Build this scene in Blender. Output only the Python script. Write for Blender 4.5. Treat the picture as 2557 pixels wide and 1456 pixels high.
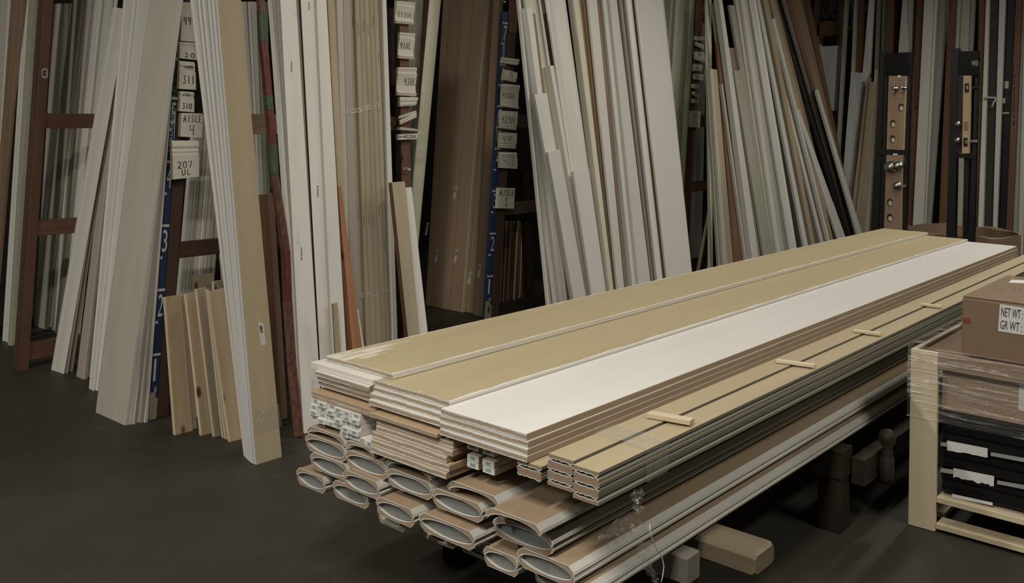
import bpy, math, random
from mathutils import Vector, Matrix

# ---------------------------------------------------------------- camera, world, lights, exposure
for o in list(bpy.data.objects):
    bpy.data.objects.remove(o, do_unlink=True)
SC = bpy.context.scene
COL = SC.collection
PXW, PXH = 2557.0, 1456.0
FPX, PCX, PCY, ROLL, EYE = 2400.0, 1278.5, 281.0, math.radians(.95), 1.48
TH = math.radians(40.44)
ORG = Vector((-.179, 2.571, 0))
U = Vector((math.sin(TH), math.cos(TH), 0))      # along the aisle
V = Vector((math.cos(TH), -math.sin(TH), 0))     # across the aisle
ZU = Vector((0, 0, 1))
CAM = Vector((0, 0, EYE))
cd = bpy.data.cameras.new('camera')
cam = bpy.data.objects.new('camera', cd)
COL.objects.link(cam)
cd.sensor_fit = 'HORIZONTAL'; cd.sensor_width = 36.0
cd.lens = 36.0 * FPX / PXW
cd.shift_y = -(PXH / 2 - PCY) / PXW
cd.clip_start = .05; cd.clip_end = 100
right = Vector((math.cos(ROLL), 0, math.sin(ROLL))); up = Vector((-math.sin(ROLL), 0, math.cos(ROLL)))
back = -Vector((0, 1, 0))
cam.matrix_world = Matrix(((right.x, up.x, back.x, CAM.x), (right.y, up.y, back.y, CAM.y), (right.z, up.z, back.z, CAM.z), (0, 0, 0, 1)))
SC.camera = cam
SC.view_settings.view_transform = 'Standard'; SC.view_settings.look = 'None'
SC.view_settings.gamma = 1.0; SC.view_settings.use_curve_mapping = False
SC.view_settings.exposure = 0.0
w = bpy.data.worlds.new('hall'); SC.world = w; w.use_nodes = True
w.node_tree.nodes['Background'].inputs[0].default_value = (.86, 1.0, .74, 1)
w.node_tree.nodes['Background'].inputs[1].default_value = .034

def W(u, v, z=0.0):
    return ORG + U * u + V * v + ZU * z

def lamp(name, u, v, z, power, sx, sy, col):
    ld = bpy.data.lights.new(name, 'AREA'); ld.shape = 'RECTANGLE'; ld.size = sx; ld.size_y = sy
    ld.energy = power; ld.color = col
    o = bpy.data.objects.new(name, ld); COL.objects.link(o)
    o.location = W(u, v, z); o.rotation_euler = (0, 0, math.atan2(U.y, U.x))
    return o
WARM = (1.0, .925, .81)
lamp('aisle_lamp', 1.8, -.5, 3.5, 19, 1.2, .25, WARM)
lamp('aisle_lamp', 3.8, -.4, 3.3, 16, 1.2, .25, WARM)
lamp('aisle_lamp', -1.8, .9, 3.2, 92, 1.2, .25, WARM)
lamp('aisle_lamp', -5.0, -2.4, 4.5, 230, 1.2, .25, WARM)  # distant unseen lamp, added to light the left bay's faces
lamp('aisle_lamp', 6.3, .5, 3.3, 50, 1.2, .25, WARM)
lamp('side_aisle_lamp', 1.2, 2.7, 3.1, 44, 1.2, .25, WARM)
lamp('side_aisle_lamp', 4.6, 2.7, 3.3, 34, 1.2, .25, WARM)

# ---------------------------------------------------------------- geometry helpers
def ray(x, y):
    dx = (x - PCX) / FPX; dz = -(y - PCY) / FPX
    return Vector((dx * math.cos(ROLL) - dz * math.sin(ROLL), 1, dx * math.sin(ROLL) + dz * math.cos(ROLL)))

def on(x, y, n, d):
    r = ray(x, y); return CAM + r * ((d - n.dot(CAM)) / n.dot(r))
def on_u(x, y, u): return on(x, y, U, U.dot(ORG) + u)
def on_v(x, y, v): return on(x, y, V, V.dot(ORG) + v)
def on_z(x, y, z): return on(x, y, ZU, z)
def uvz(P):
    d = P - ORG; return d.dot(U), d.dot(V), P.z

CROPS = {'R1': (0, 0, .32974), 'R2': (0, 480, .42588), 'A3': (400, 0, .4119), 'A4': (380, 580, .41195), 'A5': (660, 0, .32967),
         'A6': (680, 440, .32976), 'B1': (1000, 0, .32967), 'B2': (1000, 420, .27469), 'B3': (1280, 0, .3296), 'B4': (1280, 400, .26096),
         'B5': (1640, 0, .23356), 'B6': (1640, 320, .26099), 'B7': (2030, 0, .2335), 'B8': (2030, 300, .2335), 'C1': (700, 820, .27468),
         'C3': (1150, 1000, .31315), 'C4': (1500, 720, .35198), 'C5': (1600, 1000, .3132), 'C6': (2230, 620, .26097), 'C7': (2230, 980, .327),
         'L': (0, 280, .42553), 'PX': (0, 0, 1)}
def px(c, x, y):
    a, b, s = CROPS[c]; return a + x * s, b + y * s

class Lean:
    """A sloping plane that things lean in: 'u' runs along the aisle and tips back from it, 'v' runs across it."""
    def __init__(s, kind, at, tilt=0.0):
        t = math.radians(tilt)
        s.kind = kind
        bk = -V if kind == 'u' else U
        s.p0 = W(0, at) if kind == 'u' else W(at, 0)
        s.n = (-bk) * math.cos(t) + ZU * math.sin(t)
        s.hd = U if kind == 'u' else V
    def hit(s, x, y, off=0.0):
        return on(x, y, s.n, s.n.dot(s.p0) + off)

# ---------------------------------------------------------------- materials
MATS = {}
def nt(name):
    m = bpy.data.materials.new(name); m.use_nodes = True
    n = m.node_tree.nodes; l = m.node_tree.links
    return m, n, l, n['Principled BSDF']
def lin(c, sat=.74):
    g = .3 * c[0] + .59 * c[1] + .11 * c[2]; c = [g + (x - g) * sat for x in c]
    return tuple(((x / 255) / 12.92 if x / 255 <= .04045 else ((x / 255 + .055) / 1.055) ** 2.4) for x in c)
def mix(n, l, fac, a, b):
    m = n.new('ShaderNodeMix'); m.data_type = 'RGBA'
    for inp, val in ((m.inputs[0], fac), (m.inputs[6], a), (m.inputs[7], b)):
        if hasattr(val, 'is_output'): l.new(val, inp)
        else: inp.default_value = val if not isinstance(val, tuple) else (*val[:3], 1)
    return m.outputs[2]
def coords(n, l, scale):
    t = n.new('ShaderNodeTexCoord'); mp = n.new('ShaderNodeMapping'); mp.inputs['Scale'].default_value = scale
    l.new(t.outputs['Object'], mp.inputs[0])
    oi = n.new('ShaderNodeObjectInfo'); ad = n.new('ShaderNodeVectorMath'); ad.operation = 'ADD'
    mu = n.new('ShaderNodeMath'); mu.operation = 'MULTIPLY'; mu.inputs[1].default_value = 37.0
    l.new(oi.outputs['Random'], mu.inputs[0]); l.new(mp.outputs[0], ad.inputs[0]); l.new(mu.outputs[0], ad.inputs[1])
    return ad.outputs[0]
def noise(n, l, vec, detail=3.0, rough=.55, scale=1.0):
    x = n.new('ShaderNodeTexNoise'); x.inputs['Scale'].default_value = scale; x.inputs['Detail'].default_value = detail
    x.inputs['Roughness'].default_value = rough; l.new(vec, x.inputs['Vector']); return x.outputs['Fac']
def ramp(n, l, v, a, b):
    r = n.new('ShaderNodeMapRange'); r.inputs[1].default_value = a; r.inputs[2].default_value = b; l.new(v, r.inputs[0]); return r.outputs[0]
def paint(key, rgb, rough=.45, var=.1, scale=(9, 9, 1.3), dirt=None, dirt_amt=.0, metal=0.0, ovar=.0, spec=.4):
    m, n, l, p = nt(key); c = lin(rgb)
    f = noise(n, l, coords(n, l, scale))
    d = tuple(x * (1 - var) for x in c); h = tuple(min(1, x * (1 + var * .6)) for x in c)
    col = mix(n, l, ramp(n, l, f, .3, .7), d, h)
    if dirt:
        g = noise(n, l, coords(n, l, (14, 14, 5)), 6, .7)
        g = ramp(n, l, g, .62, .72)
        mu = n.new('ShaderNodeMath'); mu.operation = 'MULTIPLY'; mu.inputs[1].default_value = dirt_amt; l.new(g, mu.inputs[0])
        col = mix(n, l, mu.outputs[0], col, lin(dirt))
    if ovar:
        oi = n.new('ShaderNodeObjectInfo'); hs = n.new('ShaderNodeHueSaturation')
        r = ramp(n, l, oi.outputs['Random'], 0, 1); r.node.inputs[3].default_value = 1 - ovar; r.node.inputs[4].default_value = 1 + ovar * .35
        l.new(r, hs.inputs['Value']); l.new(col, hs.inputs['Color']); col = hs.outputs[0]
    l.new(col, p.inputs['Base Color']); p.inputs['Roughness'].default_value = rough; p.inputs['Metallic'].default_value = metal
    p.inputs['Specular IOR Level'].default_value = spec
    MATS[key] = m; return m
def wood(key, a, b, rough=.55, scale=(38, 38, 1.4), knots=None, ovar=.12):
    m, n, l, p = nt(key)
    vec = coords(n, l, scale)
    f = noise(n, l, vec, 5, .6)
    col = mix(n, l, ramp(n, l, f, .3, .72), lin(a), lin(b))
    g = noise(n, l, coords(n, l, (5, 5, .9)), 2)
    col = mix(n, l, ramp(n, l, g, .35, .75), col, tuple(x * .82 for x in lin(a)))
    if knots:
        v = n.new('ShaderNodeTexVoronoi'); v.inputs['Scale'].default_value = 1.0; l.new(coords(n, l, (9, 9, 5.0)), v.inputs['Vector'])
        col = mix(n, l, ramp(n, l, v.outputs['Distance'], .17, .08), col, lin(knots))
    oi = n.new('ShaderNodeObjectInfo'); hs = n.new('ShaderNodeHueSaturation')
    r = ramp(n, l, oi.outputs['Random'], 0, 1); r.node.inputs[3].default_value = 1 - ovar; r.node.inputs[4].default_value = 1 + ovar * .5
    l.new(r, hs.inputs['Value']); l.new(col, hs.inputs['Color'])
    l.new(hs.outputs[0], p.inputs['Base Color']); p.inputs['Roughness'].default_value = rough; p.inputs['Specular IOR Level'].default_value = .3
    bp = n.new('ShaderNodeBump'); bp.inputs['Strength'].default_value = .12; bp.inputs['Distance'].default_value = .004
    l.new(f, bp.inputs['Height']); l.new(bp.outputs[0], p.inputs['Normal'])
    MATS[key] = m; return m

paint('white', (232, 229, 221), .42, .06, ovar=.09)
paint('white_dirty', (243, 240, 232), .45, .06, dirt=(150, 143, 130), dirt_amt=.35)
paint('white_sheet', (232, 230, 226), .33, .03)
paint('blue_white', (214, 219, 226), .4, .05)
paint('pinkish', (214, 204, 194), .5, .08, ovar=.10)
paint('cream', (230, 225, 198), .45, .07, ovar=.06)
paint('stone', (206, 200, 184), .5, .08, ovar=.1)
paint('sage', (184, 182, 160), .5, .08, ovar=.1)
paint('pale_green', (166, 174, 140), .5, .1, ovar=.08)
paint('deep_green', (132, 140, 108), .5, .12)
paint('blue_grey', (156, 160, 156), .5, .08)
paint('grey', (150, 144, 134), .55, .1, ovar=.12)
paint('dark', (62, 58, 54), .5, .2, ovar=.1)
paint('black', (24, 24, 25), .38, .2)
paint('black_gloss', (20, 20, 22), .2, .1)
paint('mauve', (186, 172, 160), .5, .07)
wood('tan', (196, 172, 134), (214, 192, 156))
wood('poplar', (188, 172, 138), (206, 192, 160), scale=(60, 60, 1.2))
wood('brown', (128, 88, 64), (156, 110, 82), scale=(44, 44, 1.5))
wood('brown_light', (160, 128, 98), (182, 150, 118))
wood('rack_wood', (122, 80, 60), (146, 100, 76), scale=(50, 50, 1.8), knots=(62, 34, 26))
wood('rack_wood_dark', (92, 66, 52), (112, 82, 66), scale=(50, 50, 1.8))
wood('orange_wood', (188, 116, 74), (210, 140, 96), scale=(36, 36, 1.5), knots=(120, 66, 42))
wood('pine', (200, 170, 130), (220, 192, 152), scale=(48, 48, 1.4), knots=(104, 62, 38))
wood('pine_grey', (170, 152, 122), (198, 180, 150), scale=(40, 40, 3.0), knots=(88, 70, 52))
wood('pine_pale', (220, 200, 158), (236, 220, 184), scale=(50, 50, 1.3))
wood('dark_wood', (52, 40, 32), (74, 58, 46), scale=(36, 36, 2))
paint('mdf', (190, 158, 118), .7, .07, scale=(30, 30, 2))
paint('mdf_edge', (170, 143, 112), .75, .09, scale=(60, 60, 3))
paint('mdf_light', (181, 162, 124), .6, .05, scale=(20, 20, 1))
paint('cardboard', (140, 112, 84), .8, .07, scale=(16, 16, 1.2), ovar=.08)
paint('carton_dark', (168, 136, 104), .8, .08, scale=(14, 14, 1.2), ovar=.1)
paint('tape_blue', (38, 66, 110), .45, .12, dirt=(120, 118, 116), dirt_amt=.30)
paint('mark_white', (214, 216, 214), .5, .06)
paint('ink', (22, 20, 20), .6, .0)
paint('ink_faded', (120, 108, 96), .6, .1)
paint('ink_red', (112, 44, 38), .6, .1)
paint('ink_navy', (34, 38, 66), .6, .0)
paint('paper', (224, 224, 226), .6, .04)
paint('sticker', (206, 202, 192), .5, .04)
paint('steel', (190, 188, 182), .28, .08, metal=1.0)
paint('brass', (190, 160, 110), .3, .08, metal=1.0)
paint('red_wrap', (122, 50, 42), .38, .35, scale=(60, 60, 22))
paint('green_wrap', (74, 92, 64), .4, .3, scale=(60, 60, 22))
paint('brown_wrap', (116, 74, 58), .35, .45, scale=(70, 70, 26))
paint('red_mark', (150, 60, 56), .6, .1)
paint('green_tape', (58, 92, 54), .5, .12)
paint('wall_dark', (58, 54, 48), .9, .2, scale=(.6, .6, .6))
wood('old_timber', (128, 112, 86), (150, 132, 104), scale=(30, 30, 3))
paint('sample_white', (238, 231, 214), .45, .06)
paint('dull_white', (122, 118, 106), .6, .1)
paint('rope', (214, 210, 202), .7, .1)

def floor_mat():
    m, n, l, p = nt('concrete')
    f = noise(n, l, coords(n, l, (1.1, 1.1, 1.1)), 6, .6)
    g = noise(n, l, coords(n, l, (9, 9, 9)), 5, .65)
    c = mix(n, l, ramp(n, l, f, .3, .7), lin((50, 47, 40)), lin((64, 60, 51)))
    c = mix(n, l, ramp(n, l, g, .55, .8), c, lin((70, 65, 54)))
    v = n.new('ShaderNodeTexVoronoi'); v.inputs['Scale'].default_value = 1; l.new(coords(n, l, (5, 5, 5)), v.inputs['Vector'])
    c = mix(n, l, ramp(n, l, v.outputs['Distance'], .022, .012), c, lin((150, 142, 122)))
    l.new(c, p.inputs['Base Color']); p.inputs['Roughness'].default_value = .55
    p.inputs['Specular IOR Level'].default_value = .35
    MATS['concrete'] = m
floor_mat()

def end_mat(key, axis, half, base_brown=(176, 146, 110), wht=(206, 209, 212), thr=.62, wob=2.2, fx=120, gx=11, iso=260, xh=None):
    """Raw fibreboard end: white overspray creeping in from the faces, a ragged and broken brown core."""
    m, n, l, p = nt(key)
    t = n.new('ShaderNodeTexCoord'); s = n.new('ShaderNodeSeparateXYZ'); l.new(t.outputs['Object'], s.inputs[0])
    a = n.new('ShaderNodeMath'); a.operation = 'MULTIPLY_ADD'; a.inputs[1].default_value = 1 / half; l.new(s.outputs[axis], a.inputs[0])
    wv = noise(n, l, coords(n, l, (gx, 3, 3)), 2)
    sh = n.new('ShaderNodeMath'); sh.operation = 'MULTIPLY_ADD'; sh.inputs[1].default_value = wob; sh.inputs[2].default_value = -wob / 2; l.new(wv, sh.inputs[0])
    l.new(sh.outputs[0], a.inputs[2])
    ab = n.new('ShaderNodeMath'); ab.operation = 'ABSOLUTE'; l.new(a.outputs[0], ab.inputs[0])
    f = noise(n, l, coords(n, l, (fx, iso, iso)), 4, .6)
    if xh:
        ax_ = n.new('ShaderNodeMath'); ax_.operation = 'ABSOLUTE'; l.new(s.outputs['X'], ax_.inputs[0])
        dv = n.new('ShaderNodeMath'); dv.operation = 'MULTIPLY'; dv.inputs[1].default_value = 1 / xh; l.new(ax_.outputs[0], dv.inputs[0])
        mxx = n.new('ShaderNodeMath'); mxx.operation = 'MAXIMUM'; l.new(dv.outputs[0], mxx.inputs[0]); l.new(ab.outputs[0], mxx.inputs[1]); ab = mxx
    q = n.new('ShaderNodeMath'); q.operation = 'MULTIPLY_ADD'; q.inputs[1].default_value = 1.0; l.new(f, q.inputs[0]); l.new(ab.outputs[0], q.inputs[2])
    r = ramp(n, l, q.outputs[0], thr + .5, thr + .62)
    v = noise(n, l, coords(n, l, (40, 40, 40)), 3)
    br = mix(n, l, v, tuple(x * .85 for x in lin(base_brown)), tuple(x * 1.12 for x in lin(base_brown)))
    l.new(mix(n, l, r, br, lin(wht)), p.inputs['Base Color']); p.inputs['Roughness'].default_value = .8
    MATS[key] = m
end_mat('board_end', 'Y', .008, base_brown=(170, 145, 114), thr=.50, fx=240, wob=1.3, gx=9, iso=120)
end_mat('board_end_white', 'Y', .008, thr=.12)
end_mat('stick_end', 'Y', .009, base_brown=(142, 156, 154), wht=(208, 213, 214), thr=.40, fx=130, gx=40, wob=.5, iso=130, xh=.019)

def yellow_mat(key, reach, gain):
    """Yellow fibreboard face with ragged white overspray along its long edges and at the near end."""
    m, n, l, p = nt(key)
    f = noise(n, l, coords(n, l, (14, 14, 1.0)), 3)
    c = mix(n, l, ramp(n, l, f, .3, .7), lin((181, 166, 128), .86), lin((188, 173, 135), .86))
    t = n.new('ShaderNodeTexCoord'); s = n.new('ShaderNodeSeparateXYZ'); l.new(t.outputs['Object'], s.inputs[0])
    a = n.new('ShaderNodeMath'); a.operation = 'ABSOLUTE'; l.new(s.outputs['X'], a.inputs[0])
    e = ramp(n, l, a.outputs[0], .128, .153)
    e2 = ramp(n, l, s.outputs['Z'], reach, -.05)
    side = ramp(n, l, s.outputs['X'], -.06, .10); side.node.inputs[3].default_value = gain
    m2 = n.new('ShaderNodeMath'); m2.operation = 'MULTIPLY'; l.new(e2, m2.inputs[0]); l.new(side, m2.inputs[1])
    mx = n.new('ShaderNodeMath'); mx.operation = 'MAXIMUM'; l.new(e, mx.inputs[0]); l.new(m2.outputs[0], mx.inputs[1])
    g = noise(n, l, coords(n, l, (42, 42, 6)), 5, .6)
    ml = n.new('ShaderNodeMath'); ml.operation = 'MULTIPLY_ADD'; ml.inputs[1].default_value = .55
    l.new(mx.outputs[0], ml.inputs[0]); l.new(g, ml.inputs[2])
    r = ramp(n, l, ml.outputs[0], .86, .97)
    c = mix(n, l, r, c, lin((222, 218, 204)))
    l.new(c, p.inputs['Base Color']); p.inputs['Roughness'].default_value = .5; p.inputs['Specular IOR Level'].default_value = .3
    MATS[key] = m
yellow_mat('yellow_board', .10, .5)
yellow_mat('yellow_board_sprayed', .55, .25)

def film_mat(key, streak, base=.06, gain=.55, col=(.9, .9, .88)):
    """Clear stretch film: mostly see-through, with glossy creases."""
    m = bpy.data.materials.new(key); m.use_nodes = True; n = m.node_tree.nodes; l = m.node_tree.links
    n.clear(); out = n.new('ShaderNodeOutputMaterial'); tr = n.new('ShaderNodeBsdfTransparent'); gl = n.new('ShaderNodeBsdfGlossy')
    gl.inputs['Roughness'].default_value = .22; gl.inputs['Color'].default_value = (*col, 1)
    df = n.new('ShaderNodeBsdfDiffuse'); df.inputs['Color'].default_value = (.8, .8, .78, 1)
    ms0 = n.new('ShaderNodeMixShader'); ms0.inputs[0].default_value = .45; l.new(gl.outputs[0], ms0.inputs[1]); l.new(df.outputs[0], ms0.inputs[2])
    ms = n.new('ShaderNodeMixShader')
    f = noise(n, l, coords(n, l, streak), 5, .6)
    r = ramp(n, l, f, .52, .72); r.node.inputs[3].default_value = base; r.node.inputs[4].default_value = gain
    bp = n.new('ShaderNodeBump'); bp.inputs['Strength'].default_value = .8; bp.inputs['Distance'].default_value = .01
    l.new(f, bp.inputs['Height']); l.new(bp.outputs[0], gl.inputs['Normal'])
    l.new(r, ms.inputs[0]); l.new(tr.outputs[0], ms.inputs[1]); l.new(ms0.outputs[0], ms.inputs[2]); l.new(ms.outputs[0], out.inputs[0])
    MATS[key] = m
film_mat('film', (3, 70, 70))
film_mat('film_tape', (30, 30, 3), .16, .34)
film_mat('film_loose', (45, 45, 45), .10, .6)

# ---------------------------------------------------------------- object helpers
PM = {}   # world matrix of each object made here
def mesh_obj(name, verts, faces, mats, fm=None, parent=None, M=None, smooth=False):
    me = bpy.data.meshes.new(name)
    me.from_pydata([tuple(v) for v in verts], [], faces)
    for m in mats: me.materials.append(MATS[m])
    if fm:
        for p, i in zip(me.polygons, fm): p.material_index = i
    if smooth:
        for p in me.polygons: p.use_smooth = True
    me.update()
    o = bpy.data.objects.new(name, me); COL.objects.link(o)
    Mw = M or Matrix.Identity(4)
    if parent is not None:
        o.parent = parent
        o.matrix_parent_inverse = PM[parent.name].inverted()
    o.matrix_basis = Mw
    PM[o.name] = Mw
    return o
def tag(o, label, cat, group=None, kind='thing'):
    o['label'] = label; o['category'] = cat; o['kind'] = kind
    if group: o['group'] = group
    return o
def empty(name, loc, label, cat, group=None):
    o = bpy.data.objects.new(name, None); COL.objects.link(o); o.empty_display_size = .1
    o.location = loc; PM[o.name] = Matrix.Translation(loc)
    return tag(o, label, cat, group)
def frame(o, x, y, z):
    return Matrix(((x.x, y.x, z.x, o.x), (x.y, y.y, z.y, o.y), (x.z, y.z, z.z, o.z), (0, 0, 0, 1)))

def sweep(rings, mats, name, parent, M, side_map=None, end_map=(0, 0), smooth=False):
    """rings: list of vertex rings (equal count, local coordinates). side_map: material per ring edge."""
    k = len(rings[0]); verts = [v for r in rings for v in r]; faces = []; fm = []
    for i in range(len(rings) - 1):
        for j in range(k):
            a, b = i * k + j, i * k + (j + 1) % k
            faces.append((a, b, b + k, a + k)); fm.append(side_map[j] if side_map else 0)
    faces.append(tuple(reversed(range(k)))); fm.append(end_map[0])
    faces.append(tuple(range((len(rings) - 1) * k, len(rings) * k))); fm.append(end_map[1])
    return mesh_obj(name, verts, faces, mats, fm, parent, M, smooth)

def box(name, u0, u1, v0, v1, z0, z1, mat, parent=None, bev=.0015):
    """Axis-aligned in the aisle's frame; local Z along the longest side."""
    dims = [(u1 - u0, U), (v1 - v0, V), (z1 - z0, ZU)]
    k = max(range(3), key=lambda i: dims[i][0])
    ax = dims[k][1]; a = dims[(k + 1) % 3]; b = dims[(k + 2) % 3]
    if a[1].cross(b[1]).dot(ax) < 0: a, b = b, a
    L = dims[k][0]
    lo = W((u0 + u1) / 2, (v0 + v1) / 2, (z0 + z1) / 2) - ax * (L / 2)
    M = frame(lo, a[1], b[1], ax)
    x, y = a[0] / 2, b[0] / 2; e = min(bev, x * .3, y * .3)
    ring = lambda z, s: [(-x + e + s, -y + s, z), (x - e - s, -y + s, z), (x - s, -y + e + s, z), (x - s, y - e - s, z), (x - e - s, y - s, z), (-x + e + s, y - s, z), (-x + s, y - e - s, z), (-x + s, -y + e + s, z)]
    return sweep([ring(0, e * .7), ring(e, 0), ring(L - e, 0), ring(L, e * .7)], [mat] if isinstance(mat, str) else mat, name, parent, M)

PROFILES = {
    'flat': [(-.5, .0012), (-.47, 0), (.47, 0), (.5, .0012)],
    'edge': [(-.5, .003), (-.3, 0), (.3, 0), (.5, .003)],
    'case': [(-.5, .003), (-.46, 0), (-.3, 0), (-.26, .004), (-.2, .003), (.05, .004), (.2, .006), (.3, .009), (.36, .006), (.42, .009), (.5, .012)],
    'case2': [(-.5, .012), (-.42, .009), (-.36, .005), (-.28, .009), (-.2, .005), (.1, .004), (.26, .002), (.3, .0), (.46, 0), (.5, .003)],
    'cove': [(-.5, .0), (-.44, 0), (-.42, .004), (-.3, .010), (-.1, .0145), (.1, .0145), (.3, .010), (.42, .004), (.44, 0), (.5, 0)],
    'crown': [(-.5, .006), (-.42, .0), (-.34, .003), (-.3, .009), (-.15, .014), (.1, .012), (.25, .004), (.32, 0), (.4, .002), (.5, .008)],
    'bead': [(-.5, .004), (-.45, 0), (-.38, .001), (-.34, .006), (.25, .006), (.3, .001), (.4, 0), (.46, .003), (.5, .006)],
    'round': [(-.5, .02), (-.43, .009), (-.25, .002), (0, 0), (.25, .002), (.43, .009), (.5, .02)],
    'groove': [(-.5, .002), (-.47, 0), (-.05, 0), (-.03, .005), (.03, .005), (.05, 0), (.47, 0), (.5, .002)],
}
ORD = 'first second third fourth fifth sixth seventh eighth ninth tenth eleventh twelfth thirteenth fourteenth fifteenth sixteenth seventeenth eighteenth nineteenth twentieth twenty-first twenty-second twenty-third twenty-fourth twenty-fifth twenty-sixth twenty-seventh twenty-eighth twenty-ninth thirtieth thirty-first thirty-second thirty-third thirty-fourth thirty-fifth thirty-sixth thirty-seventh thirty-eighth thirty-ninth fortieth'.split()

def strip(name, pl, lo, hi, mat, depth=.016, off=0.0, prof='flat', edge=None, end=None, floor=True, parent=None, extra=.55, label=None, cat=None, group=None, back=None, shrink=.0012):
    """A length of timber leaning in plane pl. lo/hi = (crop, x left, x right, y): its outline low and high."""
    (c1, xl1, xr1, y1), (c2, xl2, xr2, y2) = lo, hi
    al, ar = pl.hit(*px(c1, xl1, y1), off), pl.hit(*px(c1, xr1, y1), off)
    bl, br = pl.hit(*px(c2, xl2, y2), off), pl.hit(*px(c2, xr2, y2), off)
    A, B = (al + ar) / 2, (bl + br) / 2
    ax = (B - A).normalized()
    wd = (ar - al); wd = (wd - ax * wd.dot(ax)).normalized()
    wa, wb = abs((ar - al).dot(wd)) - shrink, abs((br - bl).dot(wd)) - shrink
    Y = ax.cross(wd).normalized()
    if Y.dot(pl.n) > 0: wd = -wd; Y = -Y
    o0 = A - ax * (A.z / ax.z) if floor else A
    open_top = px(c2, 0, y2)[1] <= 3
    T = B + ax * extra if open_top else B
    zA, zB, zT = (A - o0).dot(ax), (B - o0).dot(ax), (T - o0).dot(ax)
    M = frame(o0, wd, Y, ax)
    pr = PROFILES[prof]
    def ring(z, w_, cut=False, ins=0.0):
        pts = [(t * w_, min(d, depth * .8) + ins) for t, d in pr] + [(.5 * w_, depth - .001), (.5 * w_ - .001, depth), (-.5 * w_ + .001, depth), (-.5 * w_, depth - .001)]
        out = []
        for x, y in pts:
            zz = z
            if cut: zz = (.0008 - (o0 + wd * x + Y * y).z) / ax.z
            out.append((x, y, zz))
        return out
    rings = [ring(0, wa, floor)]
    if floor and zA > .05: rings.append(ring(zA, wa))
    rings.append(ring(zB - (.0015 if not open_top else 0), wb))
    rings.append(ring(zT, wb, ins=.0008 if not open_top else 0))
    n = len(pr); k = n + 4
    mats = [mat]; sm = [0] * k; em = (0, 0)
    if edge: mats.append(edge); sm[n - 1] = sm[n] = 1; sm[n + 2] = sm[n + 3] = 1
    if back: mats.append(back); sm[n + 1] = len(mats) - 1
    if end: mats.append(end); em = (len(mats) - 1,) * 2
    o = sweep(rings, mats, name, parent, M, sm, em)
    if label: tag(o, label, cat, group)
    o_info[o.name] = (M, wa, wb, zB, depth)
    return o
o_info = {}

class Tok: pass
class Row:
    """A run of strips counted from one side; writes each one's label and settles them so that none cuts another."""
    live = []
    def __init__(s, pl, where, group, cat='board', name='wood_strip', off=0.0):
        for r in Row.live: r.build()
        s.pl, s.where, s.group, s.cat, s.name, s.off, s.todo = pl, where, group, cat, name, off, []
        s.count = 0; Row.live = [s]
    def add(s, desc, lo, hi, mat, depth=.016, **k):
        t = Tok(); t.label = '%s, %s %s' % (desc, ORD[s.count], s.where); s.count += 1
        kind = next((b for a, b in (('carton', ('flat_carton', 'carton')), ('moulding', ('moulding_length', 'moulding')), ('casing', ('casing_length', 'casing')), ('upright', ('rack_upright', 'upright')), ('post', ('rack_upright', 'post')), ('plank', ('leaning_plank', 'plank')), ('board', ('leaning_board', 'board'))) if a in desc), ('wood_length', 'timber length'))
        t.name = k.pop('name', kind[0]); t.cat = k.pop('cat', kind[1]); t.off = k.pop('off', 0.0) + s.off
        t.lo, t.hi, t.mat, t.depth, t.k = lo, hi, mat, depth, k
        s.todo.append(t); return t
    def outline(s, t):
        pl = s.pl; upv = pl.n.cross(pl.hd); upv = upv if upv.z > 0 else -upv
        f = lambda c, x, y: (lambda P: ((P - pl.p0).dot(pl.hd), (P - pl.p0).dot(upv)))(pl.hit(*px(c, x, y), t.off))
        a, b, c, d = f(t.lo[0], t.lo[1], t.lo[3]), f(t.lo[0], t.lo[2], t.lo[3]), f(t.hi[0], t.hi[1], t.hi[3]), f(t.hi[0], t.hi[2], t.hi[3])
        ca, cb = ((a[0] + b[0]) / 2, (a[1] + b[1]) / 2), ((c[0] + d[0]) / 2, (c[1] + d[1]) / 2)
        ax = Vector((cb[0] - ca[0], cb[1] - ca[1])).normalized(); wd = Vector((ax.y, -ax.x))
        ha = abs((b[0] - a[0]) * wd.x + (b[1] - a[1]) * wd.y) / 2 / abs(wd.x); hb = abs((d[0] - c[0]) * wd.x + (d[1] - c[1]) * wd.y) / 2 / abs(wd.x)
        top = cb[1] + t.k.get('extra', .55) if px(t.hi[0], 0, t.hi[3])[1] <= 3 else cb[1]
        return ca, cb, ha, hb, top
    @staticmethod
    def span(q, y):
        ca, cb, ha, hb, top = q; r = (y - ca[1]) / (cb[1] - ca[1]); x = ca[0] + (cb[0] - ca[0]) * r
        h = ha + (hb - ha) * min(1, max(0, r)); return x - h, x + h
    def build(s):
        done = []
        for t in sorted(s.todo, key=lambda t: -t.off):
            for _ in range(60):
                q = s.outline(t); hit = None
                for o, qo in done:
                    if t.off - t.depth >= o.off + .0006 or o.off - o.depth >= t.off + .0006: continue
                    tp = min(q[4], qo[4])
                    for i in range(17):
                        y = tp * i / 16; a, b = s.span(q, y), s.span(qo, y)
                        if min(a[1], b[1]) - max(a[0], b[0]) > .0010: hit = o; break
                    if hit: break
                if not hit: break
                t.off = hit.off - hit.depth - .0009
            done.append((t, s.outline(t)))
        for t in s.todo:
            t.o = strip(t.name, s.pl, t.lo, t.hi, t.mat, t.depth, off=t.off, label=t.label, cat=t.cat, group=s.group, **t.k)
            t.o_name = t.o.name
        s.todo = []; Row.live = []

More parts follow.
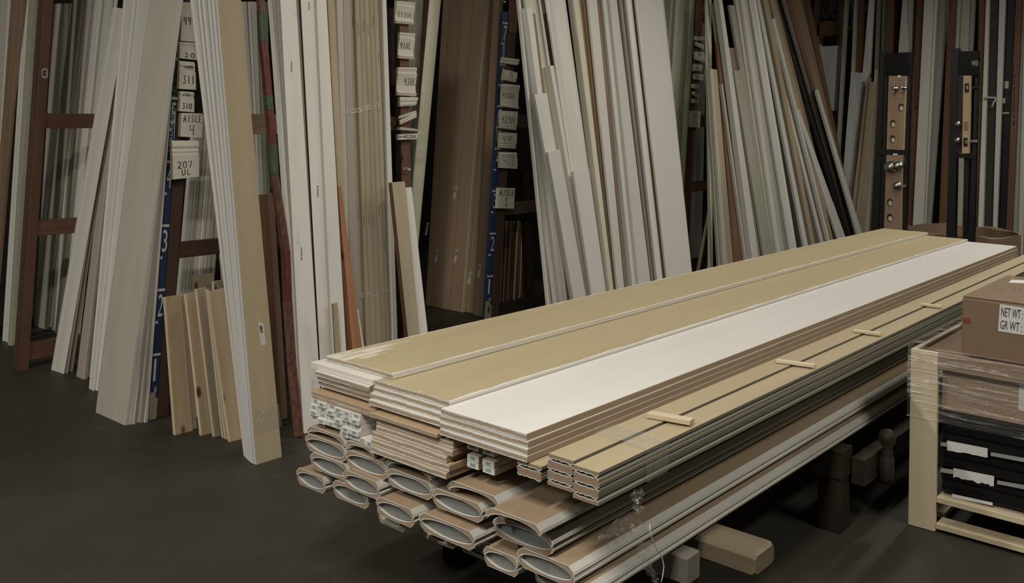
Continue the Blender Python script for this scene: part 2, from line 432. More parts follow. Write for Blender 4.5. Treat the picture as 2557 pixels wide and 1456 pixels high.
# ---- writing: a marker-pen stroke alphabet and printed text, both laid on a four-cornered patch
STROKES = {
    '0': [[(.5, 1), (.15, .8), (.1, .3), (.4, 0), (.8, .2), (.85, .75), (.5, 1)]], '1': [[(.5, 1), (.48, 0)]],
    '2': [[(.1, .8), (.4, 1), (.75, .8), (.6, .45), (.1, .02), (.4, .1), (.9, .0)]], '3': [[(.1, .95), (.75, .95), (.4, .55), (.8, .35), (.6, .02), (.1, .05)]],
    '4': [[(.2, 1), (.15, .5), (.8, .5)], [(.75, 1), (.7, 0)]], '5': [[(.85, .98), (.3, 1), (.2, .55), (.7, .55), (.75, .15), (.15, .02)]],
    '7': [[(.1, .95), (.85, .95), (.45, 0)]], '9': [[(.8, .9), (.3, 1), (.2, .6), (.75, .6), (.82, .95), (.7, 0)]],
    'A': [[(.05, 0), (.25, .62), (.45, 1), (.62, .6), (.85, 0)], [(.18, .38), (.76, .40)]], 'I': [[(.5, 1), (.5, 0)]],
    'S': [[(.8, .9), (.4, 1), (.2, .7), (.7, .4), (.6, .05), (.1, .08)]], 'L': [[(.25, 1), (.2, .05), (.85, .08)]],
    'E': [[(.8, 1), (.2, .97), (.2, 0), (.85, .03)], [(.2, .5), (.7, .52)]], 'U': [[(.15, 1), (.2, .2), (.5, 0), (.8, .25), (.8, 1)]],
    'P': [[(.2, 0), (.2, 1), (.75, .9), (.75, .6), (.2, .5)]], 'B': [[(.2, 0), (.2, 1), (.7, .9), (.65, .55), (.2, .5), (.8, .4), (.7, .05), (.2, 0)]],
    'M': [[(.1, 0), (.15, 1), (.5, .4), (.85, 1), (.9, 0)]], 'F': [[(.8, 1), (.2, .97), (.2, 0)], [(.2, .5), (.7, .52)]],
    'O': [[(.5, 1), (.15, .8), (.1, .3), (.4, 0), (.8, .2), (.85, .75), (.5, 1)]], 'W': [[(.05, 1), (.25, 0), (.5, .7), (.75, 0), (.95, 1)]],
    'N': [[(.15, 0), (.2, 1), (.8, 0), (.82, 1)]], '<': [[(.95, .5), (.1, .5)], [(.4, .85), (.1, .5), (.4, .15)]], '-': [[(.1, .5), (.9, .5)]],
    'C': [[(.85, .85), (.5, 1), (.15, .6), (.3, .08), (.85, .12)]], 'D': [[(.2, 0), (.2, 1), (.75, .75), (.75, .25), (.2, 0)]], 'R': [[(.2, 0), (.2, 1), (.75, .9), (.7, .55), (.2, .5), (.85, 0)]],
}
def patch_fn(bl, br, tr, tl, lift, nrm):
    return lambda s, t: (bl * (1 - s) * (1 - t) + br * s * (1 - t) + tr * s * t + tl * (1 - s) * t) + nrm * lift
def handwrite(name, lines, P, parent, mat='ink', wid=.0035):
    """lines: (text, s0, s1, t0, t1) on the patch; each pen stroke a thin ribbon."""
    vs, fs = [], []
    for text, s0, s1, t0, t1 in lines:
        n = len(text); cw = (s1 - s0) / n
        for i, ch in enumerate(text):
            for st in STROKES.get(ch, []):
                pts = [P(s0 + cw * (i + .08 + .84 * x), t0 + (t1 - t0) * y) for x, y in st]
                nrm = (P(1, 0) - P(0, 0)).cross(P(0, 1) - P(0, 0)).normalized()
                L = []
                for j, p in enumerate(pts):
                    d = (pts[min(j + 1, len(pts) - 1)] - pts[max(j - 1, 0)]).normalized()
                    q = nrm.cross(d) * (wid / 2); L.append((p + q, p - q))
                b = len(vs)
                for a, c in L: vs += [a, c]
                for j in range(len(L) - 1): fs.append((b + 2 * j, b + 2 * j + 1, b + 2 * j + 3, b + 2 * j + 2))
    return mesh_local(name, vs, fs, mat, parent)
def mesh_local(name, vs, fs, mat, parent=None, smooth=False):
    c = sum((Vector(v) for v in vs), Vector()) / max(1, len(vs))
    return mesh_obj(name, [Vector(v) - c for v in vs], fs, [mat], None, parent, Matrix.Translation(c), smooth)
def print_text(name, body, P, parent, mat, s0, s1, t0, t1):
    c = bpy.data.curves.new('t', 'FONT'); c.body = body; c.resolution_u = 3
    o = bpy.data.objects.new('t', c); COL.objects.link(o)
    me = bpy.data.meshes.new_from_object(o.evaluated_get(bpy.context.evaluated_depsgraph_get()))
    bpy.data.objects.remove(o); bpy.data.curves.remove(c)
    xs = [v.co.x for v in me.vertices]; ys = [v.co.y for v in me.vertices]
    x0, x1, y0, y1 = min(xs), max(xs), min(ys), max(ys)
    vs = [P(s0 + (s1 - s0) * (v.co.x - x0) / (x1 - x0), t0 + (t1 - t0) * (v.co.y - y0) / (y1 - y0)) for v in me.vertices]
    fs = [tuple(p.vertices) for p in me.polygons]
    bpy.data.meshes.remove(me)
    return mesh_local(name, vs, fs, mat, parent)
def rib(name, P, rects, mat, parent):
    vs, fs = [], []
    for s0, s1, t0, t1 in rects:
        b = len(vs); vs += [P(s0, t0), P(s1, t0), P(s1, t1), P(s0, t1)]; fs.append((b, b + 1, b + 2, b + 3))
    return mesh_local(name, vs, fs, mat, parent)
def face_patch(o, side, z0, z1, lift=.0008, x0=-.5, x1=.5):
    """A patch on a strip: 'front' (x0..x1 of its width) or 'side' (its edge towards the near end of the aisle)."""
    M, wa, wb, zB, dep = o_info[o.name]
    if side == 'front':
        c = [(x0 * wa, -lift, z0), (x1 * wa, -lift, z0), (x1 * wa, -lift, z1), (x0 * wa, -lift, z1)]
    else:
        x = -wa / 2 - lift; c = [(x, dep - .003, z0), (x, .003, z0), (x, .003, z1), (x, dep - .003, z1)]
    q = [M @ Vector(p) for p in c]
    return patch_fn(q[0], q[1], q[2], q[3], 0, Vector((0, 0, 0)))
def sticker(parent, pl, c, x, y, w_, h, tilt=0.0, off=.001, mat='sticker'):
    if isinstance(parent, Tok): off += parent.off; parent = parent.o
    """A paper barcode label on a leaning face, given by its centre and size in the photograph."""
    def Q(s, t):
        return pl.hit(*px(c, x + (s - .5) * w_ + tilt * (t - .5), y - (t - .5) * h), off)
    st = rib('barcode_label', Q, [(0, 1, 0, 1)], mat, parent)
    def Q2(s, t):
        return pl.hit(*px(c, x + (s - .5) * w_ + tilt * (t - .5), y - (t - .5) * h), off + .0008)
    rng = random.Random(x * 7 + y)
    bars = []; t = .55
    while t < .86:
        d = rng.choice((.015, .03, .02)); bars.append((.25, .75, t, t + d)); t += d + rng.choice((.012, .02))
    rib('barcode', Q2, bars, 'ink', st)
    return st

# ================================================================ the hall
def slab(name, pts, mat):
    o = mesh_obj(name, [Vector(p) for p in pts], [(0, 1, 2, 3), (7, 6, 5, 4), (0, 4, 5, 1), (1, 5, 6, 2), (2, 6, 7, 3), (3, 7, 4, 0)], [mat])
    o['kind'] = 'structure'; return o
def slab_uv(name, u0, u1, v0, v1, z0, z1, mat):
    return slab(name, [W(u0, v0, z1), W(u1, v0, z1), W(u1, v1, z1), W(u0, v1, z1), W(u0, v0, z0), W(u1, v0, z0), W(u1, v1, z0), W(u0, v1, z0)], mat)
slab_uv('floor', -9, 15, -9, 9, -.12, 0, 'concrete')
slab_uv('wall_left', -9, 15, -6.6, -6.4, 0, 6, 'wall_dark')
slab_uv('wall_back', 13.2, 13.4, -6.4, 9, 0, 6, 'wall_dark')

# ================================================================ bay at the dim end: brown ladder frame and the lengths round it
lad_pl = Lean('u', -3.72)
lad = empty('ladder_rack', W(.48, -3.72, 0), 'red-brown wooden ladder frame with three rungs, beside the whitish lengths at the dim end', 'rack', 'wooden rack frames')
strip('post', lad_pl, ('R2', 108, 168, 1045), ('R1', 332, 408, 0), 'rack_wood', .075, parent=lad, edge='rack_wood_dark')
def rung(parent, v, c, x0, x1, yt0, yt1, yb0, depth=.04, mat='rack_wood', name='rail', ext=.0):
    """A level rail along the aisle at v: left x, right x, top and bottom at its left end."""
    p0, p1 = on_v(*px(c, x0, yt0), v), on_v(*px(c, x1, yt1), v); pb = on_v(*px(c, x0, yb0), v)
    u0, u1 = uvz(p0)[0], uvz(p1)[0] + ext; z1, z0 = p0.z, pb.z
    return box(name, u0, u1, v - depth, v, z0, z1, mat, parent)
rung(lad, -3.725, 'R1', 330, 795, 858, 850, 972, ext=.25)
rung(lad, -3.725, 'R2', 215, 485, 168, 140, 258, ext=.25)
rung(lad, -3.725, 'R2', 165, 328, 888, 865, 988, ext=.4)
tg = rib('paper_tag', lambda s, t: lad_pl.hit(*px('R1', 315 + 48 * s, 592 - 74 * t), .002), [(0, 1, .12, .88), (.15, .85, 0, 1)], 'sticker', lad)
rib('mark', lambda s, t: lad_pl.hit(*px('R1', 315 + 48 * s, 592 - 74 * t), .003), [(.25, .35, .25, .75), (.35, .7, .65, .75), (.35, .6, .3, .4)], 'ink', tg)

pA = Lean('v', .66, 4)
R = Row(pA, 'beyond the ladder frame post', 'lengths beyond the ladder frame')
R.add('narrow whitish length', ('R1', -60, -22, 800), ('R1', 0, 20, 0), 'pinkish', .03)
R.add('whitish length', ('R1', -22, 20, 800), ('R1', 20, 80, 0), 'white', .02)
R.add('plain tan board', ('R1', 20, 88, 860), ('R1', 82, 175, 0), 'brown_light', .02)
R.add('ribbed whitish moulding', ('R2', 10, 42, 898), ('R1', 177, 214, 0), 'white', .03, prof='case')
R.add('narrow white length tinted grey-green for shade', ('R2', 43, 62, 900), ('R1', 215, 250, 0), 'sage', .03)
R.add('wide grey-green board', ('R2', 63, 106, 905), ('R1', 251, 318, 0), 'pale_green', .02, off=-.012)
pB = Lean('v', 1.0, 5)
R = Row(pB, 'behind the ladder rungs', 'lengths behind the ladder rungs')
R.add('narrow whitish length', ('R1', 330, 362, 1300), ('R1', 405, 440, 30), 'pinkish', .03, off=.0)
R.add('whitish length', ('R1', 364, 412, 1300), ('R1', 441, 490, 30), 'white', .03)
R.add('narrow whitish length', ('R1', 405, 432, 1220), ('R1', 491, 530, 30), 'pinkish', .03)
R.add('wide pale green board', ('R2', 186, 262, 870), ('R1', 545, 620, 0), 'sage', .02, off=.004)
R.add('narrow pale board', ('R2', 266, 284, 870), ('R1', 560, 624, 0), 'cream', .015, off=-.03)
for i in range(7):
    a, b = 622 + i * 35, 622 + i * 35 + 34; c_, d_ = 292 + i * 22, 292 + i * 22 + 21
    R.add(('ribbed whitish moulding', 'slim whitish length', 'slim pinkish-white length')[i % 3], ('R2', c_, d_, 870), ('R1', a, b, 0), ('white', 'pinkish', 'white')[i % 3], .025, prof=('case', 'edge', 'flat')[i % 3], off=(i % 2) * .006)

pF = Lean('v', .57, 6)
R = Row(pF, 'leaning before the ladder rungs', 'lengths leaning before the ladder frame')
R.add('ribbed whitish moulding', ('R2', 289, 362, 1084), ('R1', 850, 958, 60), 'white', .012, prof='case', off=-.02)
R.add('slim whitish length', ('R2', 363, 383, 1082), ('R1', 900, 930, 120), 'stone', .012, off=-.04)
R.add('slim whitish length', ('R2', 384, 412, 1070), ('R1', 910, 940, 120), 'mauve', .012, off=-.06)
R.add('thick pinkish-white moulding', ('R2', 441, 492, 1103), ('R1', 905, 950, 100), 'mauve', .018, prof='edge', off=-.045)
R.add('slim pinkish-white length', ('R2', 493, 508, 1098), ('R1', 925, 955, 100), 'pinkish', .018, off=-.07)
R.add('ribbed whitish casing', ('R2', 512, 548, 1137), ('R1', 918, 1020, 0), 'white', .014, prof='case2', off=.012)
R.add('plain whitish board', ('R2', 549, 574, 1143), ('R1', 1022, 1128, 0), 'white', .014, off=.004)

pG = Lean('v', .40, 3.0)
R = Row(pG, 'back in the grey stack', 'wide boards beside the blue post')
R.add('wide grey-green board by the blue rule', ('R2', 552, 737, 1340), ('R1', 1131, 1362, 0), 'stone', .017, edge='white')
for i in range(5):
    j = (0, 6, -3, 4, 10)[i]
    R.add('wide pale board with only its edge showing', ('R2', 600 + 19 * (i + 1) + j, 741 + 20 * (i + 1) + j, 1340 - i * 3), ('R1', 1150 + 4 * i, 1360 - 7 * i, 0), ('white', 'pinkish', 'stone', 'white', 'pinkish')[i], .015, off=-.0158 * (i + 1), edge=('white', 'mauve', 'white', 'mauve', 'white')[i])

# ================================================================ rack posts with painted measuring rules and their rails
def rack_post(parent, v, lo, hi, mat='rack_wood', depth=.085, edge='rack_wood_dark', pl=None):
    return strip('post', pl or Lean('u', v), lo, hi, mat, depth, parent=parent, edge=edge)
FT = .3048
def rule(frame_, v, lo, hi, feet, words, half=True, green=None):
    """A painted measuring board fixed beside a post, numbered in feet from the floor."""
    post = strip('measuring_rule', Lean('u', v), lo, hi, 'tape_blue', .02, parent=frame_)
    M, wa, wb, zB, dep = o_info[post.name]; t = post
    def patch(z0, z1, lift):
        q = [M @ Vector(p) for p in ((-wa / 2, -lift, z0), (wa / 2, -lift, z0), (wa / 2, -lift, z1), (-wa / 2, -lift, z1))]
        return patch_fn(q[0], q[1], q[2], q[3], 0, Vector((0, 0, 0)))
    for k in feet:
        rib('foot_line', patch(k * FT - .006, k * FT + .006, .001), [(0.02, .98, 0, 1)], 'mark_white', t)
        print_text('numeral', str(k), patch(k * FT - .125, k * FT - .02, .001), t, 'mark_white', .30, .86 if k != 1 else .56, 0, 1)
        if half: rib('half_foot_line', patch(k * FT + FT / 2 - .006, k * FT + FT / 2 + .006, .001), [(0.02, .42, 0, 1)], 'mark_white', t)
    for body, z0, z1 in words:
        P = patch(z0, z1, .001)
        print_text('lettering', body, lambda s, q, P=P: P(1 - q, s), t, 'mark_white', 0.1, .9, .34, .66)
        if body == 'SAUDER':
            a = []
            for i in range(24):
                th = i / 24 * 2 * math.pi; cs, sn = math.cos(th), math.sin(th)
                yy = .5 + (.42 if sn > 0 else -.42) + .075 * sn
                a.append((P(.5 + .30 * cs, yy), P(.5 + .37 * cs, yy + .012 * sn)))
            vs_ = [p for pr_ in a for p in pr_]
            mesh_local('logo_outline', vs_, [(2 * i, 2 * i + 1, (2 * i + 3) % 48, (2 * i + 2) % 48) for i in range(24)], 'mark_white', t)
    if green:
        g = rib('green_patch', patch(green[0], green[1], .0007), [(0, 1, 0, 1)], 'green_tape', t)
        handwrite('lettering', [('<', .1, .9, .03, .12), ('F', .15, .85, .22, .34), ('E', .15, .85, .4, .5), ('D', .15, .85, .56, .66)], patch(green[0], green[1], .0014), g, 'ink', .005)
    rib('worn_foot', patch(.0, .16, .0007), [(0, 1, 0, .62), (0, .7, .62, .8), (.5, .8, .8, .95)], 'pine_grey', t)
    return t

f1 = empty('lumber_rack', W(.54, -2.45, 0), 'brown rack frame whose post carries the blue rule and the AISLE 4 sign', 'rack', 'wooden rack frames')
pst = rack_post(f1, -2.428, ('PX', 402, 430, 891), ('PX', 462, 490, 0), 'rack_wood_dark', .04)
rule(f1, -2.422, ('PX', 379, 401, 891), ('PX', 440, 461, 0), (1, 2, 3, 4, 5, 6), [('SAUDER', 4.17 * FT, 4.85 * FT)], green=(5.02 * FT, 5.75 * FT))
rung(f1, -2.45, 'A4', 150, 470, 66, 45, 160, mat='rack_wood_dark', ext=.35)
rung(f1, -2.46, 'A3', 400, 712, 690, 680, 816, mat='brown_light', ext=.05)
f2 = empty('lumber_rack', W(1.9, -2.6, 0), 'brown rack frame whose post holds the 512, 41 and 43 samples', 'rack', 'wooden rack frames')
rack_post(f2, -2.505, ('A5', 1040, 1112, 1420), ('A5', 1022, 1092, 0), 'rack_wood', .05)
rung(f2, -2.55, 'A5', 930, 1110, 882, 880, 990, mat='rack_wood')
strip('brace', Lean('u', -2.62), ('A5', 965, 1005, 640), ('A5', 925, 990, 60), 'dark_wood', .04, parent=f2, floor=False)
f3 = empty('lumber_rack', W(3.4, -2.85, 0), 'dark brown rack frame whose post carries the blue rule and the AISLE 3 sign', 'rack', 'wooden rack frames')
pst3 = rack_post(f3, -2.775, ('PX', 1238.4, 1258, 585), ('PX', 1272, 1293, 30), 'rack_wood_dark', .065)
rule(f3, -2.77, ('PX', 1222, 1238, 585), ('PX', 1255, 1271, 30), (1, 2, 3, 4, 5, 6, 7), [('SAUDER', 4.17 * FT, 4.85 * FT), ('MEASURES UP', 6.05 * FT, 6.72 * FT)])
rung(f3, -2.83, 'B2', 940, 1165, 320, 305, 432, mat='rack_wood_dark', ext=.15)
rung(f3, -2.83, 'B2', 850, 1330, 1250, 1170, 1350, mat='dark_wood', ext=.1)
rung(f3, -2.83, 'B1', 880, 935, 872, 870, 968, mat='dark_wood', ext=.08)
strip('post', Lean('u', -2.95), ('B2', 1165, 1225, 1200), ('B1', 935, 975, 1300), 'dark_wood', .05, parent=f3)
cr = rib('sign_panel', lambda s, t: Lean('u', -2.768).hit(*px('B1', 822 + 62 * s, 248 - 330 * t), .001), [(0, 1, 0, 1)], 'rack_wood', f3)
Pc = lambda s, t: Lean('u', -2.768).hit(*px('B1', 822 + 62 * s, 248 - 330 * t), .0025)
handwrite('lettering', [('N', .2, .75, .24, .4), ('W', .2, .85, .44, .6), ('O', .2, .8, .65, .82)], Pc, cr, 'ink_red', .006)
f4 = empty('lumber_rack', W(5.0, -2.8, 0), 'slim brown rack frame with small moulding samples, among the green lengths', 'rack', 'wooden rack frames')
rack_post(f4, -2.72, ('B6', 252, 322, 900), ('B3', 1393, 1450, 0), 'rack_wood', .06)
for yy0, yy1 in ((85, 155), (870, 962)):
    rung(f4, -2.77, 'B3', 1362 - (yy0 > 100) * 42, 1478, yy0, yy0 - 3, yy1, mat='rack_wood_dark', ext=.1)
rung(f4, -2.77, 'B6', 236, 470, 526, 508, 622, mat='rack_wood_dark', ext=.1)
rung(f4, -2.77, 'B6', 300, 640, 1265, 1240, 1400, mat='dark_wood', ext=.1)

# ---- moulding samples nailed to the posts
def sample(v, c, bl, br, tr, tl, label, lines=None, kind='flat', depth=.022, name='moulding_sample', mat='sample_white', ink='ink', wid=.004, off=.0):
    pl = Lean('u', v)
    q = [pl.hit(*px(c, *p), off) for p in (bl, br, tr, tl)]
    P = patch_fn(*q, 0, V)
    prof = {'flat': [(0, .0), (1, .0)], 'crown': [(0, .010), (.10, .002), (.13, .012), (.35, .014), (.62, .006), (.78, .0), (.82, .007), (.9, .004), (.95, .0), (1, .004)],
            'cove': [(0, .004), (.06, .0), (.12, .008), (.4, .012), (.75, .010), (.92, .002), (1, .006)], 'case': [(0, .0), (.62, .0), (.66, .007), (.72, .003), (.78, .009), (.85, .002), (.93, .006), (1, .012)],
            'rev': [(0, .012), (.07, .004), (.14, .009), (.2, .002), (.28, .006), (.34, .0), (1, .0)], 'bar': [(0, .006), (.2, 0), (.42, .001), (.5, .010), (.58, .001), (.85, 0), (1, .006)]}[kind]
    org = sum(q, Vector()) / 4
    n = len(prof)
    ring = lambda s: [P(s, t) - V * d - org for t, d in prof] + [P(s, 1) - V * depth - org, P(s, 0) - V * depth - org]
    vs = ring(0) + ring(1); k = n + 2
    fs = [(j, (j + 1) % k, k + (j + 1) % k, k + j) for j in range(k)] + [tuple(range(k)), tuple(reversed(range(k, 2 * k)))]
    fs = [tuple(reversed(f)) for f in fs]
    o = mesh_obj(name, vs, fs, [mat, 'pine_pale'], [0] * k + [1, 1], None, Matrix.Translation(org))
    tag(o, label, 'sample', 'moulding samples nailed to the posts')
    if lines:
        def Q(s, t):
            d = 0
            for (a, da), (b, db) in zip(prof, prof[1:]):
                if a <= t <= b: d = da + (db - da) * (t - a) / (b - a)
            return P(s, t) + V * (.0014 - d)
        for ln in lines: handwrite('lettering', [ln], Q, o, ink, wid)
    return o
S1 = -2.394
sample(S1, 'R1', (1370, 308), (1490, 318), (1480, 20), (1378, 15), 'tall flat sample reading 499, uppermost on the AISLE 4 post', [('499', .12, .95, .42, .62)])
sample(S1, 'R1', (1362, 440), (1505, 455), (1495, 322), (1365, 314), 'small stepped sample reading 30, second down the AISLE 4 post', [('30', .2, .85, .1, .34)], 'case')
sample(S1, 'R1', (1355, 672), (1485, 680), (1480, 470), (1365, 460), 'stepped sample reading 311 on the AISLE 4 post', [('311', .18, .95, .2, .5), ('499', .3, .85, .72, .84)], 'case')
sample(S1, 'R1', (1358, 842), (1470, 850), (1475, 698), (1370, 690), 'small sample reading 310 above the AISLE 4 sign', [('310', .15, .85, .15, .42), ('CROWN', .2, .95, .78, .9)], 'case')
sample(S1, 'R1', (1365, 1035), (1530, 1042), (1535, 860), (1372, 855), 'square white AISLE 4 sign in faded pen', [('AISLE', .1, .97, .62, .92), ('4', .35, .7, .08, .52)], name='aisle_sign', ink='ink_faded', wid=.005)
sample(S1 + .03, 'R1', (1310, 1360), (1507, 1338), (1510, 1065), (1308, 1066), 'wide stepped sample reading 207 UL hung below the AISLE 4 sign', [('207', .15, .75, .27, .45), ('UL', .3, .7, .08, .23)], 'case', .025)
S2 = -2.474
sample(S2, 'A5', (1000, 175), (1140, 186), (1145, 20), (1005, 4), 'crown sample reading 512 UL above the 41 UL sample', [('512UL', .1, .95, .28, .52)], 'crown', ink='ink_faded')
sample(S2, 'A5', (1022, 440), (1140, 452), (1146, 254), (1028, 244), 'crown sample reading 41 UL above the 43 UL sample', [('41UL', .08, .8, .38, .62)], 'crown')
sample(S2, 'A5', (1012, 722), (1157, 730), (1158, 512), (1015, 510), 'wide crown sample reading 43 UL', [('43UL', .35, 1.0, .38, .62)], 'crown')
sample(S2, 'A5', (1028, 808), (1150, 800), (1168, 738), (1030, 735), 'small grooved sample just below the 43 UL sample', None, 'bar')
sample(S2, 'A5', (1022, 902), (1155, 860), (1153, 838), (1022, 882), 'upper of two thin samples fanned at a slant', None, 'bar', .012)
sample(S2 + .016, 'A5', (1030, 948), (1155, 892), (1155, 858), (1028, 912), 'lower of two thin samples fanned at a slant', None, 'bar', .012)
sample(S2, 'A5', (1025, 985), (1163, 994), (1160, 978), (1030, 962), 'thin ridged sample over the arrow sample 4532', None, 'bar', .03)
sample(S2, 'A5', (1014, 1060), (1160, 1054), (1160, 1012), (1018, 1018), 'slim white sample with an arrow and 4532 UL', [('<-4532UL', .03, .97, .25, .8)])
sample(S2, 'A5', (1055, 1284), (1110, 1292), (1110, 1274), (1058, 1268), 'tiny sticker low on the post under the 4532 sample', [('IIII', .1, .6, .2, .8)], depth=.002, name='sticker', mat='sticker', wid=.004)
S3 = -2.742
sample(S3, 'B1', (770, 478), (893, 495), (905, 450), (778, 434), 'narrow ridged sample at the six foot mark', None, 'bar')
sample(S3, 'B1', (782, 606), (880, 626), (887, 550), (790, 526), 'small sample reading 51 below the six foot mark', [('51', .4, .7, .4, .85)], 'rev')
sample(S3, 'B1', (768, 806), (897, 826), (908, 645), (776, 635), 'large cove sample reading 430 UL', [('430UL', .05, .85, .4, .62)], 'cove')
sample(S3, 'B1', (762, 972), (882, 988), (890, 845), (758, 840), 'sample reading 429 UL below the 430 UL cove', [('429UL', .05, .9, .38, .7)], 'rev')
sample(S3, 'B1', (752, 1122), (878, 1130), (884, 1008), (757, 1003), 'sample reading 47 P below the 429 UL sample', [('47P', .12, .72, .42, .78)], 'rev')
sample(S3, 'B1', (755, 1272), (885, 1279), (888, 1155), (757, 1153), 'sample reading 413 in thin pen', [('413', .15, .85, .2, .75)], 'case')
sample(S3, 'B2', (880, 365), (1032, 368), (1042, 182), (890, 178), 'square white AISLE 3 sign in black pen', [('AISLE', .08, .97, .62, .92), ('3', .42, .62, .12, .5)], name='aisle_sign', wid=.006)
S4 = -2.68
sample(S4, 'B3', (1386, 306), (1455, 309), (1461, 280), (1376, 275), 'bright ridged sample, uppermost on the slim post', [('1115', .2, .9, .2, .7)], 'bar', wid=.003)
sample(S4, 'B3', (1392, 345), (1450, 376), (1450, 340), (1390, 315), 'slanted sample second down the slim post', [('5', .5, .8, .2, .8)], wid=.003)
sample(S4, 'B3', (1388, 452), (1465, 476), (1452, 396), (1382, 390), 'stepped sample reading 04 on the slim post', [('04', .3, .7, .55, .9)], 'rev', wid=.004)
sample(S4, 'B3', (1375, 540), (1436, 540), (1440, 492), (1376, 487), 'ridged sample reading 221 on the slim post', [('221', .3, .85, .15, .5)], 'rev', wid=.003)
sample(S4, 'B3', (1381, 600), (1446, 610), (1450, 566), (1382, 560), 'flat sample reading BM 372', [('BM372', .05, .95, .25, .8)], wid=.003)
sample(S4, 'B3', (1364, 666), (1410, 676), (1414, 645), (1366, 635), 'tiny ridged sample under BM 372', None, 'bar')
sample(S4, 'B3', (1370, 714), (1410, 742), (1424, 722), (1376, 694), 'tilted dark-lettered sample above the F2 sample', [('BM5', .1, .9, .2, .8)], wid=.004)
sample(S4, 'B3', (1366, 780), (1408, 780), (1410, 752), (1366, 750), 'tiny square sample reading F2', [('F2', .3, .9, .2, .8)], wid=.003)
sample(S4, 'B3', (1346, 962), (1420, 968), (1425, 842), (1350, 838), 'tall white aisle sign with faint writing on the slim post', [('AISLE', .2, .95, .6, .78), ('2', .5, .75, .1, .3)], name='aisle_sign', ink='ink_faded', wid=.003)

# ================================================================ bay behind the AISLE 4 post
pl = Lean('u', -2.75, 2)
R = Row(pl, 'behind the AISLE 4 rails', 'lengths behind the AISLE 4 frame')
for i, (a, b, c_, d_, m_) in enumerate([(163, 202, 192, 226, 'white'), (204, 234, 228, 254, 'sage'), (236, 266, 256, 284, 'cream'), (268, 296, 286, 312, 'white'), (298, 322, 314, 338, 'cream'), (324, 346, 340, 362, 'sage'), (348, 372, 364, 388, 'stone')]):
    R.add('narrow pale length' if m_ != 'sage' else 'narrow white length tinted grey-green for shade', ('A4', a, b, 380), ('A3', c_ + 18, d_ + 18, 700), m_, .03, prof='edge', extra=.8, off=(i % 2) * .004)  # sage ones are white lengths with greenish shade put into the colour
R.add('pale length with a scalloped edge', ('A4', 425, 452, 300), ('A3', 335, 352, 1200), 'stone', .012, off=.05)
pl2 = Lean('u', -2.62, 3)
R = Row(pl2, 'between yellow bundle and wrapped pole', 'lengths between yellow bundle and wrapped pole')
for a, b, c_, d_, m_ in [(540, 562, 500, 522, 'white'), (566, 582, 522, 546, 'brown_light'), (584, 606, 548, 584, 'white'), (610, 634, 588, 612, 'pale_green'), (640, 660, 625, 655, 'deep_green')]:
    R.add({'white': 'slim whitish length', 'brown_light': 'slim tan length', 'pale_green': 'slim white length tinted green for shade', 'deep_green': 'white length tinted dark green for shade'}[m_], ('A3', a, b, 670), ('A3', c_, d_, 10), m_, .03, off=(.004 if m_ == 'white' else 0))  # the greens are greenish shade coloured onto white lengths
pl3 = Lean('u', -1.95, 5)
R = Row(pl3, 'behind the yellow bundle', 'dark planks behind the yellow bundle')
R.add('dark brown plank', ('A4', 700, 790, 1190), ('A3', 592, 650, 1180), 'brown', .02)
R.add('dark brown plank', ('A4', 742, 824, 1160), ('A3', 640, 690, 1170), 'brown_light', .02, off=-.03)

# ---- short pine planks standing before the AISLE 4 post
gP = 'short pine planks standing on the floor'
def plank(lab, v, lo, hi, mat, depth=.02, prof='flat', tilt=10, edge='pine_pale', **k):
    return strip('pine_plank', Lean('u', v, tilt), lo, hi, mat, depth, 0, prof, edge=edge, label=lab, cat='plank', group=gP, end='pine_grey', **k)
plank('wide knotty pink-tan pine plank, nearest the blue rule', -2.14, ('A4', 136, 248, 1185), ('A4', 76, 180, 385), 'pine')
plank('narrow pine plank just beyond the wide knotty one', -2.155, ('A4', 251, 272, 1172), ('A4', 181, 214, 372), 'pine_grey')
plank('pine plank with a dark streak, third from the blue rule', -2.05, ('A4', 295, 372, 1200), ('A4', 203, 266, 368), 'pine')
plank('weathered grey plank with knots and a green stain', -1.99, ('A4', 376, 418, 1228), ('A4', 268, 330, 338), 'pine_grey')
plank('thin pale plank edge past the weathered plank', -1.955, ('A4', 427, 444, 1240), ('A4', 330, 345, 345), 'pine_pale', .012)
plank('second thin plank edge past the weathered plank', -1.93, ('A4', 446, 468, 1256), ('A4', 346, 362, 420), 'pine_pale', .012)
plank('wide smooth pine plank partly behind the yellow bundle', -1.885, ('A4', 472, 590, 1272), ('A4', 340, 470, 345), 'pine')
plank('short block of pine rising behind the plank row', -2.30, ('A4', 262, 378, 600), ('A4', 254, 374, 255), 'pine_grey', tilt=4)
plank('small notched pine offcut behind the plank row', -2.24, ('A4', 385, 470, 600), ('A4', 374, 462, 292), 'pine_grey', tilt=4)

